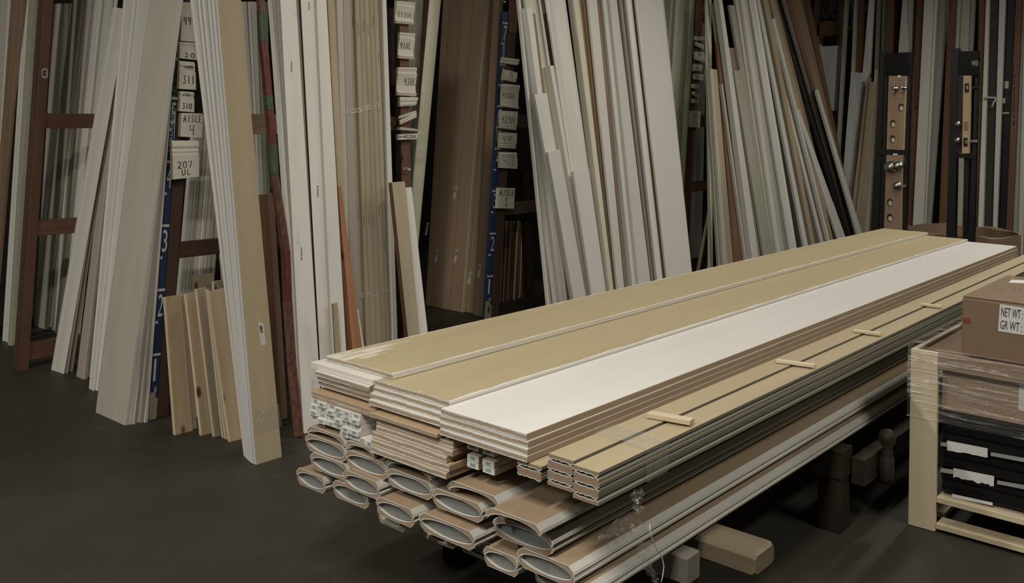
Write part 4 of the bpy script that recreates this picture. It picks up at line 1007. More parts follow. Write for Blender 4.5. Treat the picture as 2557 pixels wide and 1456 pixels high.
tag(tube('tied_cord', cord, .010, 'rope', None, 8), 'white cord tied across two white uprights at the far end', 'cord')

R.build()
def tok(label): return next(o for o in COL.objects if o.get('label', '').startswith(label))
def marks(label, c, x0, x1, y0, y1, n, seed):
    o = tok(label); M, wa, wb, zB, dep = o_info[o.name]; rng = random.Random(seed)
    pl = R.pl; off = max((M.translation - pl.p0).dot(pl.n), -9) + .003
    for i in range(n):
        ya, yb = y1 + (y0 - y1) * (i + .1) / n, y1 + (y0 - y1) * (i + .85) / n
        handwrite('pen_mark', [(rng.choice('SB3E2N5'), .15, .85, .05, .95)], lambda s, t: pl.hit(*px(c, x0 + (x1 - x0) * s, ya + (yb - ya) * t), off), o, 'ink', .006)
marks('brown post with a row of pen marks', 'B7', 1085, 1115, 730, 1180, 9, 1)
marks('brown post with pen marks, twenty-fifth', 'B7', 1775, 1800, 700, 1100, 7, 2)
marks('brown post with pen marks, thirtieth', 'B7', 2135, 2165, 700, 1350, 9, 3)
bb = tok('black board with small pale stickers'); Mb = o_info[bb.name][0]; offb = (Mb.translation - R.pl.p0).dot(R.pl.n) + .002
for x0, x1, y0, y1 in [(2050, 2092, 868, 945), (2030, 2056, 1048, 1105), (2012, 2100, 1200, 1216)]:
    rib('paper_sticker', lambda s, t: R.pl.hit(*px('B7', x0 + (x1 - x0) * s, y1 + (y0 - y1) * t), offb), [(0, 1, 0, 1)], 'stone', bb)
# ================================================================ black lock display stands
def stand(label, u, parts, name='display_stand'):
    pl = Lean('v', u, 0)
    return pl
pS = Lean('v', 5.9)
st = empty('display_stand', pS.hit(2185, 640) * 1.0, 'black lock display stand with two wooden panels, beside the yellow board', 'display stand', 'black lock display stands')
SB = lambda name, lo, hi, mat, par, depth=.03, off=0.0, floor=False, **k: strip(name, pS, lo, hi, mat, depth, off=off, parent=par, floor=floor, **k)
SB('upright', ('B8', 612, 700, 1215), ('B7', 722, 768, 532), 'black', st, .05, floor=True)
SB('side_panel', ('B8', 690, 760, 1200), ('B7', 756, 800, 800), 'black', st, .02, -.01)
SB('upright', ('B8', 936, 992, 1220), ('B7', 1030, 1052, 560), 'black', st, .05, .0, floor=True)
SB('header', ('B7', 762, 1034, 812), ('B7', 770, 1032, 562), 'black_gloss', st, .03, .012)
SB('cross_bar', ('B8', 690, 975, 372), ('B8', 690, 975, 318), 'black', st, .03, .006)
SB('foot_rail', ('B8', 690, 950, 1215), ('B8', 690, 950, 1165), 'black', st, .03, .006)
def knob(par, pl, c, x, y, r, off, mat='steel', stick=.05):
    cen = pl.hit(*px(c, x, y), off); N = -pl.n if False else pl.n
    a = pl.hd; b = N.cross(a); vs, fs = [], []
    prof = [(0, .0), (r, .0), (r, .012), (r * .45, .014), (r * .45, stick * .6), (r * .8, stick * .7), (r * .85, stick), (0, stick + .004)]
    n = 16
    for rr, h in prof:
        for j in range(n):
            t = j / n * 2 * math.pi; vs.append(cen + (a * math.cos(t) + b * math.sin(t)) * max(rr, .0005) + N * h)
    for i in range(len(prof) - 1):
        for j in range(n): fs.append((i * n + j, i * n + (j + 1) % n, (i + 1) * n + (j + 1) % n, (i + 1) * n + j))
    return mesh_local('lock_knob', vs, fs, mat, par, True)
def plate(par, pl, c, x0, x1, y0, y1, off, mat='steel', name='lock_plate', depth=.012):
    return strip(name, pl, (c, x0, x1, y1), (c, x0, x1, y0), mat, depth, off=off, parent=par, floor=False)
def holes(par, pl, c, spots, off):
    for x, y in spots:
        cen = pl.hit(*px(c, x, y), off); a, b = pl.hd, ZU
        vs = [cen + a * .022 * math.cos(i / 16 * 2 * math.pi) + b * .032 * math.sin(i / 16 * 2 * math.pi) for i in range(16)]
        h = mesh_local('bore_hole', vs, [tuple(range(16))], 'dark_wood', par)
        vs = [cen + pl.n * .001 + a * .004 + a * .015 * math.cos(i / 16 * 2 * math.pi) - b * .006 + b * .02 * math.sin(i / 16 * 2 * math.pi) for i in range(16)]
        mesh_local('bore_inside', vs, [tuple(range(16))], 'pine_pale', h)
p1 = SB('wood_panel', ('B8', 785, 970, 316), ('B7', 810, 996, 812), 'brown_light', st, .045, .025, edge='pine')
plate(p1, pS, 'B7', 848, 872, 898, 992, .04); plate(p1, pS, 'B7', 934, 958, 898, 992, .04)
knob(p1, pS, 'B7', 888, 948, .018, .03, stick=.06); knob(p1, pS, 'B7', 985, 945, .014, .03, stick=.09)
holes(p1, pS, 'B7', [(942, 1150), (855, 1325)], .0265); holes(p1, pS, 'B8', [(852, 205)], .0265)
p2_ = SB('wood_panel', ('B8', 758, 945, 1168), ('B8', 782, 955, 378), 'brown_light', st, .045, .025, edge='pine')
knob(p2_, pS, 'B8', 845, 500, .045, .03, stick=.07); knob(p2_, pS, 'B8', 918, 488, .034, .03, stick=.07); knob(p2_, pS, 'B8', 908, 700, .03, .03, stick=.05)
plate(p2_, pS, 'B8', 925, 1000, 690, 715, .08, 'steel', 'lever', .015)
holes(p2_, pS, 'B8', [(822, 880), (820, 1045)], .0265)
rib('price_tag', lambda s, t: pS.hit(*px('B7', 905 + 34 * s, 830 - 26 * t), .03), [(0, 1, 0, 1)], 'paper', st)
rib('price_tag', lambda s, t: pS.hit(*px('B8', 855 + 50 * s, 376 - 20 * t), .03), [(0, 1, 0, 1)], 'paper', st)
st2 = empty('display_stand', pS.hit(2372, 640) * 1.0, 'black lock display stand with lettered header and pale lock block, before the cardboard bin', 'display stand', 'black lock display stands')
SB('upright', ('B8', 1424, 1518, 1255), ('B7', 1478, 1560, 516), 'black', st2, .06, floor=True)
hd = SB('header', ('B7', 1556, 1764, 808), ('B7', 1562, 1772, 546), 'black_gloss', st2, .03, .0)
Ph = lambda s, t: pS.hit(*px('B7', 1696 + 68 * s, 704 - 56 * t), .0015)
print_text('lettering', 'WEI', Ph, hd, 'stone', 0, 1, 0, 1)
SB('upright', ('B8', 1655, 1725, 1280), ('B7', 1732, 1768, 800), 'black', st2, .04, -.03, floor=True)
SB('upright', ('B8', 1600, 1655, 1240), ('B8', 1614, 1672, 380), 'black', st2, .03, -.05, floor=True)
SB('cross_bar', ('B8', 1520, 1740, 408), ('B8', 1520, 1740, 358), 'black', st2, .03, -.01)
side = SB('lock_block', ('B8', 1592, 1668, 356), ('B7', 1606, 1688, 812), 'pine', st2, .04, .03, edge='brown_light')
dk = SB('side_board', ('B8', 1534, 1592, 352), ('B7', 1554, 1606, 812), 'dark_wood', st2, .03, .0)
for c, x0, x1, y0, y1 in [('B7', 1620, 1668, 892, 985), ('B7', 1612, 1658, 1298, 1392), ('B8', 1608, 1652, 190, 282)]:
    plate(side, pS, c, x0, x1, y0, y1, .036, 'brass' if y0 == 1298 else 'black', 'latch_plate', .008)
plate(side, pS, 'B7', 1638, 1662, 915, 955, .040, 'brass', 'latch_bolt', .006); plate(side, pS, 'B8', 1628, 1650, 215, 250, .040, 'steel', 'latch_bolt', .006)
for c, x, y in [('B7', 1565, 1325), ('B8', 1560, 215)]: knob(dk, pS, c, x, y, .026, .002, stick=.05)
plate(st2, pS, 'B8', 1676, 1764, 214, 236, .03, 'steel', 'lever', .02); plate(st2, pS, 'B7', 1690, 1772, 920, 946, .0, 'black', 'lever', .02)

# ---- open cardboard bins behind the stands
def bin_(name, u, v, r, h, label, seed):
    rng = random.Random(seed); n = 8; vs, fs = [], []; th = .012
    for k, rr in ((0, r), (1, r), (1, r - th), (0, r - th)):
        for j in range(n * 3):
            t = j / (n * 3) * 2 * math.pi; q = rr * (1 + .03 * math.cos(4 * t * 2))
            z = h * k + (rng.random() * .03 if k else .002)
            vs.append(W(u + q * math.cos(t), v + q * math.sin(t), z))
    m_ = n * 3
    for a in range(4):
        b = (a + 1) % 4
        for j in range(m_): fs.append((a * m_ + j, a * m_ + (j + 1) % m_, b * m_ + (j + 1) % m_, b * m_ + j))
    return tag(mesh_local(name, vs, fs, 'cardboard'), label, 'cardboard bin')
bin_('cardboard_bin', 6.55, -.50, .44, .56, 'open octagonal cardboard bin with a ragged rim behind the display stands', 1)
bin_('cardboard_bin', 6.35, .42, .36, .42, 'low cardboard bin at the far corner past the octagonal one', 2)

# ================================================================ the pile of boards on the lumber cart
def board(name, v0, v1, z0, z1, u0, L, mats, label, cat, group, smap=None, bev=.0012, segs=1):
    """A long board lying along the aisle; mats = (top/body, end[, edge, bottom])."""
    x, y = (v1 - v0) / 2, (z1 - z0) / 2
    M = frame(W(u0, (v0 + v1) / 2, (z0 + z1) / 2), -V, ZU, U); e = min(bev, y * .4)
    def ring(z, s=0): return [(-x + s, -y + e, z), (-x + e, -y + s, z), (x - e, -y + s, z), (x - s, -y + e, z), (x - s, y - e, z), (x - e, y - s, z), (-x + e, y - s, z), (-x + s, y - e, z)]
    ml = list(mats); ed = 2 if len(ml) > 2 else 0
    sm = [ed, 0, ed, ed, 0 if not ed else ed, 0, 0 if not ed else ed, ed]
    o = sweep([ring(0, e * .5), ring(e), ring(L - e), ring(L, e * .5)], ml, name, None, M, sm, (1, 1))
    return tag(o, label, cat, group)
L16 = 4.88
gW = 'wide boards on the lumber cart'
board('wide_board', -.566, -.262, .698, .715, .07, 4.88, ('yellow_board_sprayed', 'board_end', 'white'), 'yellow-topped wide board, highest on the cart pile, farthest from the crate', 'board', gW)
board('wide_board', -.592, -.305, .679, .697, .03, 4.84, ('white', 'white', 'white'), 'white-ended board jutting out just under the highest yellow board', 'board', gW)
board('wide_board', -.303, -.001, .680, .697, .037, 4.88, ('yellow_board', 'board_end', 'white'), 'yellow-topped wide board between the highest yellow one and the white one', 'board', gW)
board('wide_board', .003, .301, .669, .686, 0, 4.88, ('white_sheet', 'board_end', 'mdf_edge'), 'white-topped wide board along the middle of the cart pile', 'board', gW)
for k, (lab) in enumerate(('second board down under the white-topped one', 'third board down under the white-topped one', 'lowest board under the white-topped one')):
    z1 = .668 - k * .0168; board('wide_board', .001 + k * .003, .306 + k * .002, z1 - .016, z1, .0 - k * .004, 4.88, ('white', 'board_end', 'mdf_edge'), lab, 'board', gW)
for k, lab in enumerate(('thin board third down in the column under the highest yellow board', 'thin board fourth down in the column under the highest yellow board', 'thin board fifth down, above the dark slot')):
    z1 = .678 - k * .0162; board('wide_board', -.558 + .003 * (k % 2), -.309 + .002 * k, z1 - .0155, z1, .02 + .006 * k, 4.85, ('white', 'board_end', 'mdf_edge'), lab, 'board', gW)
for k, lab in enumerate(('thin board just below the dark slot', 'second thin board below the dark slot, over the small sticks')):
    z1 = .619 - k * .0115; board('wide_board', -.562 + .004 * k, -.275, z1 - .011, z1, .01, 4.85, ('mdf', 'board_end', 'mdf_edge'), lab, 'board', gW)
for k, lab in enumerate(('second board down under the middle yellow one', 'third board down under the middle yellow one', 'fourth board down under the middle yellow one')):
    z1 = .679 - k * .0162; board('wide_board', -.303 + .002 * k, .0 - .002 * k, z1 - .0158, z1, .03 - .01 * k, 4.86, ('white', 'board_end', 'mdf_edge'), lab, 'board', gW)
board('wide_board', -.270, .0, .607, .6185, -.01, 4.88, ('mdf', 'board_end', 'mdf_edge'), 'brown-topped board sticking out under the middle yellow column', 'board', gW)
for k in range(5):
    z0 = .5125 + k * .0186; jig = (.0, .004, -.012, .004, .0)[k]
    board('wide_board', -.258 + (.004, .0, -.004, .006, 0)[k], .047 + jig, z0, z0 + .0175, -.02 + .006 * k, 4.88, ('mdf', 'board_end', 'mdf_edge'), 'brown-edged board, %s up in the low middle block' % ('lowest', 'second', 'third', 'fourth', 'fifth')[k], 'board', gW)
# small white-ended sticks
gS = 'small white-ended sticks in the cart pile'
rows = ['top row', 'second row', 'third row', 'fourth row', 'bottom row']
for r_ in range(5):
    n_ = 6 if r_ < 4 else 4
    for c_ in range(n_):
        v0 = -.560 + c_ * .0385 + (0 if r_ < 4 else .143); z1 = .596 - r_ * .0163 - (c_ if r_ < 4 else c_ + 4) * .0002
        if r_ == 4 and c_ == 3: pass
        board('small_stick', v0, v0 + .0375, z1 - .0155, z1, .0 + random.Random(r_ * 9 + c_).random() * .012, 4.6, ('white', 'stick_end', 'white'), 'small white stick end, %s, %s from the pole side of the block' % (rows[r_], ORD[c_]), 'stick', gS)
for nm, v0, z0, lab in [('a', .072, .588, 'single stick above the pair, under the white boards, nearer the middle block'), ('b', .127, .588, 'single stick above the pair, under the white boards, nearer the casings'),
                    ('c', .073, .5575, 'upper stick of the pair nearer the middle block'), ('d', .073, .540, 'lower stick of the pair nearer the middle block'), ('e', .127, .5575, 'upper stick of the pair nearer the casings'), ('f', .129, .540, 'lower stick of the pair nearer the casings')]:
    board('small_stick', v0, v0 + .042, z0, z0 + .017, .03, 4.6, ('stone', 'stick_end', 'mdf_edge'), lab, 'stick', gS)

# casings, laid in face-to-face pairs: one face flat, the other moulded
def casing(v0, v1, z0, t, flip, u0, L, label):
    x = (v1 - v0) / 2; pts = []
    wav = [(-1, .35), (-.82, .0), (-.62, .10), (-.45, .30), (-.25, .22), (.0, .18), (.2, .32), (.38, .12), (.55, .3), (.75, .05), (.9, .1), (1, .4)]
    lo = [(a * x, -t / 2 + b * t * .95) for a, b in wav]; hi = [(x, t / 2), (-x, t / 2)]
    pts = lo + hi
    if flip: pts = [(-a, -b) for a, b in pts]
    n = len(lo); k = n + 2
    M = frame(W(u0, (v0 + v1) / 2, z0 + t / 2), -V, ZU, U)
    sm = [1] * k; sm[n] = 0
    o = sweep([[(a, b, 0) for a, b in pts], [(a, b, L) for a, b in pts]], ['mdf_light', 'casing_paint', 'mdf_end'], 'casing', None, M, sm, (2, 2))
    vs = []
    for a, b in (pts[:n]): vs += [(a, b - .0002, -.0008), (a, b + .0016, -.0008)] if not flip else [(a, b - .0016, -.0008), (a, b + .0002, -.0008)]
    mesh_obj('painted_rim', vs, [(2 * i, 2 * i + 1, 2 * i + 3, 2 * i + 2) for i in range(n - 1)], ['paper'], None, o, M)
    return tag(o, label, 'casing', 'casings stacked on the cart')
paint('casing_paint', (132, 128, 110), .38, .08)
paint('mdf_end', (150, 124, 98), .85, .08, scale=(80, 80, 80))
cnt = ['lowest', 'second', 'third', 'fourth', 'fifth', 'topmost']
for col, (v0, v1, zb, n_, t, wh) in enumerate([(.272, .349, .5785, 3, .0128, 'column under the white boards'), (.360, .436, .574, 6, .0128, 'column beside the white boards'), (.445, .519, .568, 6, .0131, 'outermost column')]):
    for k in range(n_):
        jit = random.Random(col * 10 + k).uniform(-.002, .002) if k % 2 else .0
        casing(v0 + jit, v1 + jit, zb + k * t, t - .0006, (k % 2 == 0) if n_ == 6 else (k % 2 == 1), .0 + .01 * (col == 1), 4.8, 'casing moulding, %s in the %s' % (cnt[k] if n_ == 6 else ('lowest', 'second', 'third')[k], wh))
ztop = .6512
for i, (a, b, lab) in enumerate([((1620, 1033), (1728, 1052), 'nearest'), ((1940, 899), (2034, 911), 'second'), ((2133, 824), (2200, 832), 'third'), ((2300, 758), (2352, 764), 'fourth')]):
    p, q = on_z(*a, ztop + .008), on_z(*b, ztop + .008)
    d = (q - p); d.z = 0; Ln = d.length; d.normalize(); y = ZU; x = y.cross(d).normalized(); hw, hh = .017 if i == 0 else .013, .0055 if i == 0 else .004
    o = sweep([[(-hw, -hh, 0), (hw, -hh, 0), (hw, hh, 0), (-hw, hh, 0)], [(-hw, -hh, Ln), (hw, -hh, Ln), (hw, hh, Ln), (-hw, hh, Ln)]], ['pine_pale'], 'spacer_lath', None, frame(Vector((p.x, p.y, ztop + .0015 + hh)), x, y, d))
    tag(o, '%s of the short laths lying across the casings, counted from the cut ends' % lab, 'lath', 'spacer laths on the casings')
# clear tape round the casing bundle
def band(name, pts, u0, u1, parent, mat='film_tape', n=10):
    vs, fs = [], []; rng = random.Random(3)
    for i in range(n + 1):
        for v, z in pts: vs.append(W(u0 + (u1 - u0) * i / n, v + rng.random() * .0015, z + rng.random() * .001))
    k = len(pts)
    for i in range(n):
        for j in range(k - 1): fs.append((i * k + j, i * k + j + 1, (i + 1) * k + j + 1, (i + 1) * k + j))
    return mesh_local(name, vs, fs, mat, parent)
tag(band('tape_band', [(.362, .6535), (.44, .6535), (.5225, .6495), (.5225, .60), (.5235, .566)], .20, .30, None), 'clear tape wrapped round the outermost casings near their ends', 'tape')

# crown mouldings, most of them in hollow face-to-face pairs
def crown(vc, zc, hw, upside, u0, L, label, roll=0.0, h=1.0):
    arc = [(.93 * math.cos(math.pi * i / 12), .0195 * h * math.sin(math.pi * i / 12)) for i in range(13)]
    inner = [(hw * a, b) for a, b in arc]                       # right to left over the hollow
    outer = [(-hw, .005 * h), (-hw * .97, .012 * h), (-hw * .81, .0235 * h), (hw * .81, .0235 * h), (hw * .97, .012 * h), (hw, .005 * h)]
    pts = inner + outer
    sm = [1] * 12 + [1, 1, 1, 0, 1, 1, 1, 1]
    sm = [1] * 12 + [2, 2, 1, 0, 1, 2, 2]
    pts = [(a, b + .0012) for a, b in pts]
    if not upside: pts = [(a, -b) for a, b in pts]; pts.reverse(); sm = list(reversed(sm[:-1])) + [sm[-1]]
    pts = [(-a, b) for a, b in pts]; pts.reverse(); sm = list(reversed(sm[:-1])) + [sm[-1]]
    cr_, sr_ = math.cos(roll), math.sin(roll); pts = [(a * cr_ - b * sr_, a * sr_ + b * cr_) for a, b in pts]
    M = frame(W(u0, vc, zc), -V, ZU, U)
    ring = lambda z, s=1.0: [(a, b, z) for a, b in pts]
    o = sweep([ring(0), ring(.0015), ring(L)], ['mdf_crown', 'crown_white', 'crown_edge'], 'crown_moulding', None, M, sm, (0, 0))
    # pale rim round the cut end
    n = len(pts); cx = sum(p[0] for p in pts) / n; cy = sum(p[1] for p in pts) / n; vs, fs = [], []
    rim = inner_rim = []
    hollow = [p for p in pts]
    for i, (a, b) in enumerate(hollow):
        pv, nx = hollow[i - 1], hollow[(i + 1) % n]
        tx, ty = nx[0] - pv[0], nx[1] - pv[1]; ll = math.hypot(tx, ty) or 1
        vs += [(a, b, -.0008), (a - ty / ll * (.0022 if i < 13 else .0011), b + tx / ll * (.0022 if i < 13 else .0011), -.0008)]
    for i in range(n): fs.append((2 * i, 2 * i + 1, (2 * i + 3) % (2 * n), (2 * i + 2) % (2 * n)))
    mesh_obj('painted_rim', vs, fs, ['paper'], None, o, M)
    return tag(o, label, 'crown moulding', 'crown mouldings on the cart')
RIM = 1
paint('mdf_crown', (164, 138, 106), .75, .07, scale=(30, 30, 1.5))
paint('crown_white', (196, 196, 188), .5, .05)
paint('crown_edge', (206, 202, 192), .45, .05)
def insert(vc, zc, hw, parent, u0):
    arc = [(.9 * hw * math.cos(math.pi * i / 12), .0190 * math.sin(math.pi * i / 12)) for i in range(13)]
    pts = arc + [(a, -b) for a, b in reversed(arc[1:-1])]; pts = [(-a, b) for a, b in pts]; pts.reverse()
    M = frame(W(u0, vc, zc), -V, ZU, U)
    sweep([[(a, b, .012) for a, b in pts], [(a, b, .3) for a, b in pts]], ['grey_insert'], 'packing_insert', parent, M)
paint('grey_insert', (128, 131, 128), .8, .05, scale=(40, 40, 40))
def pair(v0, v1, z, where, u0=0.0, roll=0.0, lower=True, upper=True, L=4.85):
    vc, hw = (v0 + v1) / 2, (v1 - v0) / 2
    if upper: crown(vc, z, hw, True, u0, L, 'upper crown moulding of ' + where if lower else where, roll)
    if lower: lo_ = crown(vc, z, hw, False, u0 + .004, L, 'lower crown moulding of ' + where if upper else where, roll)
    if lower and upper and roll == 0: insert(vc, z, hw, lo_, u0)
pair(-.573, -.386, .464, 'the hollow pair highest on the pole side', .0)
pair(-.548, -.372, .4135, 'the hollow pair below the highest one on the pole side', .0)
pair(-.614, -.478, .349, 'the lone low pair sticking out farthest on the pole side', .0)
pair(-.440, -.283, .357, 'the small low pair next to the lone one', .0)
pair(-.370, -.215, .4095, 'the pair above the small low pair', -.02)
pair(-.383, -.206, .4600, 'the pair right under the narrow gap beside the small sticks', .0)
pair(-.204, -.027, .452, 'the pair centred under the brown-edged block', .0)
pair(-.213, -.064, .3775, 'the wide-mouthed pair low beneath the brown-edged block', -.03)
pair(-.262, -.150, .3250, 'the broken pair half hidden at the bottom', .02)
pair(-.024, .157, .444, 'the pair under the small stick pairs', .0)
pair(-.052, .150, .3770, 'the low pair with a tape-edged mouth under the small sticks', -.02)
pair(-.10, .025, .3240, 'the pair peeping out lowest in the middle', .04)
pair(.165, .277, .345, 'the small tilted pair beside the lowest wide one', .0)
pair(.278, .452, .3775, 'the lowest wide pair nearest the camera', .0)
pair(.196, .388, .431, 'the pair under the overhanging tan-topped crown', .0)
pair(-.567, -.389, .4895, 'single crown moulding lying hollow down under the small sticks on the pole side', .0, lower=False)
pair(-.384, -.260, .4875, 'single crown moulding lying hollow down next to the brown-edged block', .0, lower=False)
pair(-.205, -.030, .483, 'single crown moulding half covered by the brown-edged block', .0, lower=False)
pair(.034, .212, .479, 'single crown moulding lying hollow down under the shaded sticks', .0, lower=False)
pair(.215, .390, .474, 'single tan-topped crown moulding overhanging below the casings', -.05, lower=False)
pair(.300, .475, .3250, 'the lowest outermost pair, its white edge at the very bottom', .04)
pair(.030, .16, .3240, 'the pair peeping out beside the lowest wide ones', .05)

# stretch film torn at the outer edge of the crowns
def crumple(name, c, pts, z, mat, label, seed=2, amp=.03):
    rng = random.Random(seed); q = [on_z(*px(c, *p), z) for p in pts]
    P = patch_fn(q[0], q[1], q[2], q[3], 0, V); vs, fs = [], []; N, K = 16, 12
    for j in range(K + 1):
        for i in range(N + 1): vs.append(P(i / N, j / K) + ZU * (rng.random() * amp) + V * ((rng.random() - .5) * amp * .6))
    for j in range(K):
        for i in range(N): fs.append((j * (N + 1) + i, j * (N + 1) + i + 1, (j + 1) * (N + 1) + i + 1, (j + 1) * (N + 1) + i))
    return tag(mesh_local(name, vs, fs, mat, None, True), label, 'plastic film', 'torn film on the crown mouldings')
crumple('torn_film', 'C3', [(1080, 1150), (1350, 1060), (1500, 990), (1300, 900)], .425, 'film_loose', 'clear torn film stretched over the low crown mouldings', 2, .012)
pf = Lean('u', .60)
def hang(name, c, pts, wid, v, label, mat='film_loose', seed=1):
    pl = Lean('u', v); rng = random.Random(seed); vs, fs = [], []
    C_ = [pl.hit(*px(c, *p)) for p in pts]; K = 6; cols = []
    for i in range(len(C_) - 1):
        for s in range(5): cols.append(C_[i].lerp(C_[i + 1], s / 5))
    cols.append(C_[-1]); n = len(cols)
    for i, p in enumerate(cols):
        wv = wid * (1 - .7 * i / n)
        for k in range(K + 1): vs.append(p + U * (wv * (k / K - .5)) + V * (rng.random() - .3) * .02 + ZU * (rng.random() - .5) * .01)
    for i in range(n - 1):
        for k in range(K): fs.append((i * (K + 1) + k, i * (K + 1) + k + 1, (i + 1) * (K + 1) + k + 1, (i + 1) * (K + 1) + k))
    return tag(mesh_local(name, vs, fs, mat, None, True), label, 'plastic film', 'torn film on the crown mouldings')
hang('torn_film', 'C3', [(1440, 1130), (1455, 1240), (1500, 1330), (1545, 1450)], .05, .625, 'crumpled twist of clear film hanging off the outer crown')
hang('torn_film', 'C3', [(1395, 715), (1410, 800), (1400, 900)], .05, .545, 'clear film flap hanging under the taped casings', seed=5)
tag(tube('film_string', [Lean('u', .63).hit(*px('C3', *p)) for p in [(1510, 990), (1512, 1060), (1560, 1180), (1605, 1240), (1622, 1320), (1612, 1400), (1600, 1450)]], .0012, 'rope', None, 6), 'thin pale string dangling from the torn film', 'string')

# ---- low lumber cart under the pile
ct = empty('lumber_cart', W(2.2, -.05, 0), 'dark low lumber cart with a knobbed stake, carrying the pile of boards', 'cart')
for u_ in (1.52, 3.95):
    box('bolster', u_, u_ + .10, -.50, .50, .196, .296, 'dark_wood', ct)
for v_ in (-.55, .505):
    box('side_rail', 1.30 if v_ < 0 else 1.70, 4.6, v_, v_ + .05, .19, .262, 'dark_wood', ct)
for u_ in (.45, 1.53, 3.97):
    for v_ in (-.42, .41): box('leg', u_, u_ + .085, v_, v_ + .085, .001, .195, 'dark_wood', ct)
def lathe(name, base, prof, mat, parent, n=16):
    vs = [base + Vector((r * math.cos(j / n * 2 * math.pi), r * math.sin(j / n * 2 * math.pi), h)) for r, h in prof for j in range(n)]
    fs = [(i * n + j, i * n + (j + 1) % n, (i + 1) * n + (j + 1) % n, (i + 1) * n + j) for i in range(len(prof) - 1) for j in range(n)]
    fs += [tuple(reversed(range(n))), tuple(range((len(prof) - 1) * n, len(prof) * n))]
    return mesh_local(name, vs, fs, mat, parent, True)
lathe('stake', W(1.735, .585, .15), [(.02, 0), (.026, .03), (.026, .09), (.018, .105), (.022, .115), (.016, .128), (.028, .150), (.031, .168), (.026, .186), (.010, .195)], 'dark_wood', ct)
box('corner_block', 1.60, 1.72, .505, .555, .165, .26, 'dark_wood', ct)
tag(box('sleeper', .565, .690, -.56, .638, .234, .297, 'old_timber', None, .012), 'rough square timber sticking out under the crown mouldings', 'timber', 'timbers under the pile')
tag(box('sleeper', .43, .50, -.5, .51, .222, .296, 'dull_white', None, .004), 'grey-white timber beside the rough one under the crown mouldings', 'timber', 'timbers under the pile')

# ================================================================ crate on the near side, with its goods
gc = empty('wooden_crate', W(1.78, .65, 0), 'pale wooden crate holding black drawer trays under a brown carton, wrapped in film', 'crate')
box('corner_post', 1.78, 1.80, .648, .742, .002, .643, 'pine_pale', gc)
box('corner_post', 1.80, 1.895, .648, .667, .002, .643, 'pine_pale', gc)
box('corner_post', 2.60, 2.62, .648, .742, .002, .643, 'pine_pale', gc)
box('corner_post', 1.78, 1.80, 1.40, 1.494, .002, .643, 'pine_pale', gc)
box('base_board', 1.785, 1.86, .743, 1.40, .012, .032, 'pine_pale', gc)
box('base_board', 1.90, 2.60, .668, .74, .012, .032, 'pine_pale', gc)
box('shelf_board', 1.786, 1.87, .743, 1.40, .106, .126, 'pine_pale', gc)
box('shelf_board', 2.1, 2.19, .743, 1.40, .106, .126, 'pine_pale', gc)
box('top_board', 1.782, 1.80, .743, 1.40, .585, .643, 'brown_light', gc)
box('top_board', 1.896, 2.62, .648, .668, .60, .643, 'pine_grey', gc)
# black trays
for k, (z0, z1, lab) in enumerate([(.134, .216, 'lowest'), (.220, .300, 'second'), (.304, .384, 'third'), (.388, .432, 'topmost')]):
    t = empty('drawer_tray', W(1.83, .75, z0), '%s black tray in the pale wooden crate' % lab, 'tray', 'black trays in the crate')
    box('tray_body', 1.835, 2.55, .748, 1.39, z0, z1 - .004, 'black', t)
    box('front_lip', 1.818, 1.834, .748, 1.39, z1 - .026, z1 - .008, 'black_gloss', t)
    if k < 3:
        box('front_lip', 1.822, 1.834, .748, 1.39, z0 + .012, z0 + .020, 'black_gloss', t)
def front_rect(name, pts, u, mat, label=None, cat=None, parent=None, ragged=0, seed=1, group=None):
    """A flat paper strip on a face of constant u, from its corners in the photograph."""
    q = [on_u(*px('C7', *p), u) for p in pts]; P = patch_fn(*q, 0, V); rng = random.Random(seed); n = 14
    vs = [P(i / n, (rng.random() - .5) * ragged) for i in range(n + 1)] + [P(i / n, 1) for i in range(n + 1)]
    fs = [(i, i + 1, n + 2 + i, n + 1 + i) for i in range(n)]
    vs2 = [v_ - U * .0006 for v_ in vs]
    o = mesh_local(name, vs + [v_ + U * .001 for v_ in vs], fs + [tuple(x + 2 * n + 2 for x in reversed(f)) for f in fs], mat, parent)
    return tag(o, label, cat, group) if label else o
trays = [o for o in COL.objects if o.name.startswith('drawer_tray')]
front_rect('paper_label', [(450, 800), (760, 866), (760, 842), (450, 775)], 1.816, 'paper', parent=trays[0])
front_rect('paper_label', [(460, 645), (770, 714), (772, 640), (461, 578)], 1.816, 'paper', parent=trays[1], ragged=.25)
front_rect('paper_label', [(412, 440), (722, 496), (722, 428), (412, 368)], 1.816, 'paper', parent=trays[2], ragged=.12, seed=4)
front_rect('pale_strip', [(360, 608), (459, 625), (459, 590), (366, 578)], 1.8165, 'sage', parent=trays[1])
front_rect('pale_strip', [(793, 700), (1060, 752), (1060, 718), (795, 672)], 1.8165, 'blue_grey', parent=trays[1])
front_rect('pale_strip', [(362, 408), (411, 416), (411, 384), (364, 378)], 1.8165, 'blue_grey', parent=trays[2])
front_rect('pale_strip', [(744, 484), (1060, 545), (1060, 512), (746, 456)], 1.8165, 'blue_grey', parent=trays[2])
inner = box('packed_carton', 1.825, 2.56, .746, 1.395, .434, .584, 'carton_dark'); tag(inner, 'brown carton packed in the crate above the black trays, under film', 'carton')
tag(box('packed_carton', 1.805, 2.58, .670, 1.40, .588, .630, 'cardboard'), 'flat brown carton lying level with the crate top', 'carton')
shp = front_rect('shipping_label', [(955, 135), (1060, 160), (1060, -45), (965, -75)], 1.8225, 'paper', parent=inner)
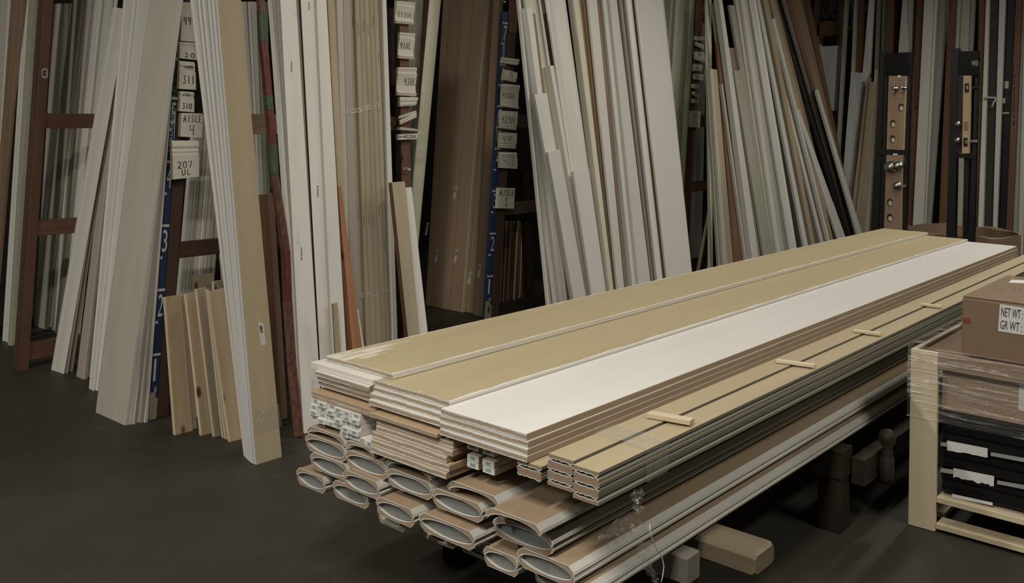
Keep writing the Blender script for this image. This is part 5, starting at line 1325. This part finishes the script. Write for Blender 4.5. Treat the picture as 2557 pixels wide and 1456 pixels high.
# stretch film over the crate's upper front
def film_sheet(name, u, v0, v1, z0, z1, mat, parent, amp=.004, N=40, K=20, seed=3, sag=0.0):
    rng = random.Random(seed); vs, fs = [], []
    for j in range(K + 1):
        ph = rng.random() * 6
        for i in range(N + 1):
            s = i / N
            vs.append(((v1 - v0) * s, amp * (rng.random() * .6 + .4 * math.sin(ph + s * 5)) * -1, (z1 - z0) * j / K - sag * s))
    for j in range(K):
        for i in range(N): fs.append((j * (N + 1) + i, j * (N + 1) + i + 1, (j + 1) * (N + 1) + i + 1, (j + 1) * (N + 1) + i))
    return mesh_obj(name, vs, fs, [mat], None, parent, frame(W(u, v0, z0), V, U, ZU), True)
film_mat('film_stretch', (4, 75, 75), .07, .75)
fl = film_sheet('stretch_film', 1.773, .64, 1.5, .40, .66, 'film_stretch', None, .004)
tag(fl, 'clear stretch film drawn round the upper part of the crate', 'plastic film')
vs, fs = [], []; rng = random.Random(9)
for i in range(31):
    for k, (v_, z_) in enumerate([(.636, .50), (.636, .58), (.638, .655), (.66, .668), (.70, .668)]):
        vs.append(W(1.775 + i * .028, v_ + rng.random() * .004, z_ + rng.random() * .006 - (k == 0) * rng.random() * .03))
for i in range(30):
    for k in range(4): fs.append((i * 5 + k, i * 5 + k + 1, (i + 1) * 5 + k + 1, (i + 1) * 5 + k))
mesh_local('side_film', vs, fs, 'film_stretch', fl, True)

# carton on top
cu, cv0 = 1.80, .815
tc = empty('parcel_carton', W(cu, cv0, .66), 'brown parcel carton with a weight label, on top of the crate', 'carton')
body = box('carton_body', cu, cu + .62, cv0, cv0 + .62, .645, .852, 'cardboard', tc, .006)
box('top_flap', cu + .002, cu + .618, cv0 + .002, cv0 + .308, .8525, .856, 'cardboard', tc)
box('top_flap', cu + .002, cu + .618, cv0 + .311, cv0 + .618, .8525, .856, 'cardboard', tc)
box('packing_tape', cu + .0, cu + .62, cv0 + .24, cv0 + .38, .8562, .8572, 'film_tape', tc)
def cfront(u, c, pts, lift=.0015):
    q = [on_u(*px(c, *p), u - lift) for p in pts]; return patch_fn(*q, 0, V)
lp = [(1004, 792), (1370, 850), (1390, 590), (1022, 532)]
lb = rib('weight_label', cfront(cu, 'C6', lp), [(0, 1, 0, 1)], 'paper', tc)
PL = cfront(cu, 'C6', lp, .0025)
print_text('lettering', 'NET WT :', PL, lb, 'ink_navy', .05, .625, .56, .89)
print_text('lettering', 'GR WT :', PL, lb, 'ink_navy', .05, .62, .10, .42)
rib('red_mark', cfront(cu, 'C6', [(672, 716), (742, 722), (740, 668), (670, 660)]), [(0, 1, 0, 1)], 'red_mark', tc)
mk = lambda s, t: on_z(*px('C6', 885 + 420 * s, 395 - 60 * t + 20 * s), .8566)
handwrite('faded_marks', [('ZNA', .05, .42, .0, .8), ('BR', .6, .85, 0, .8)], mk, tc, 'ink_faded', .003)
rib('paper_strip', lambda s, t: on_z(*px('C6', 1105 + 230 * s + 30 * t, 330 + 10 * s - 30 * t), .8574), [(0, 1, 0, 1)], 'paper', tc)
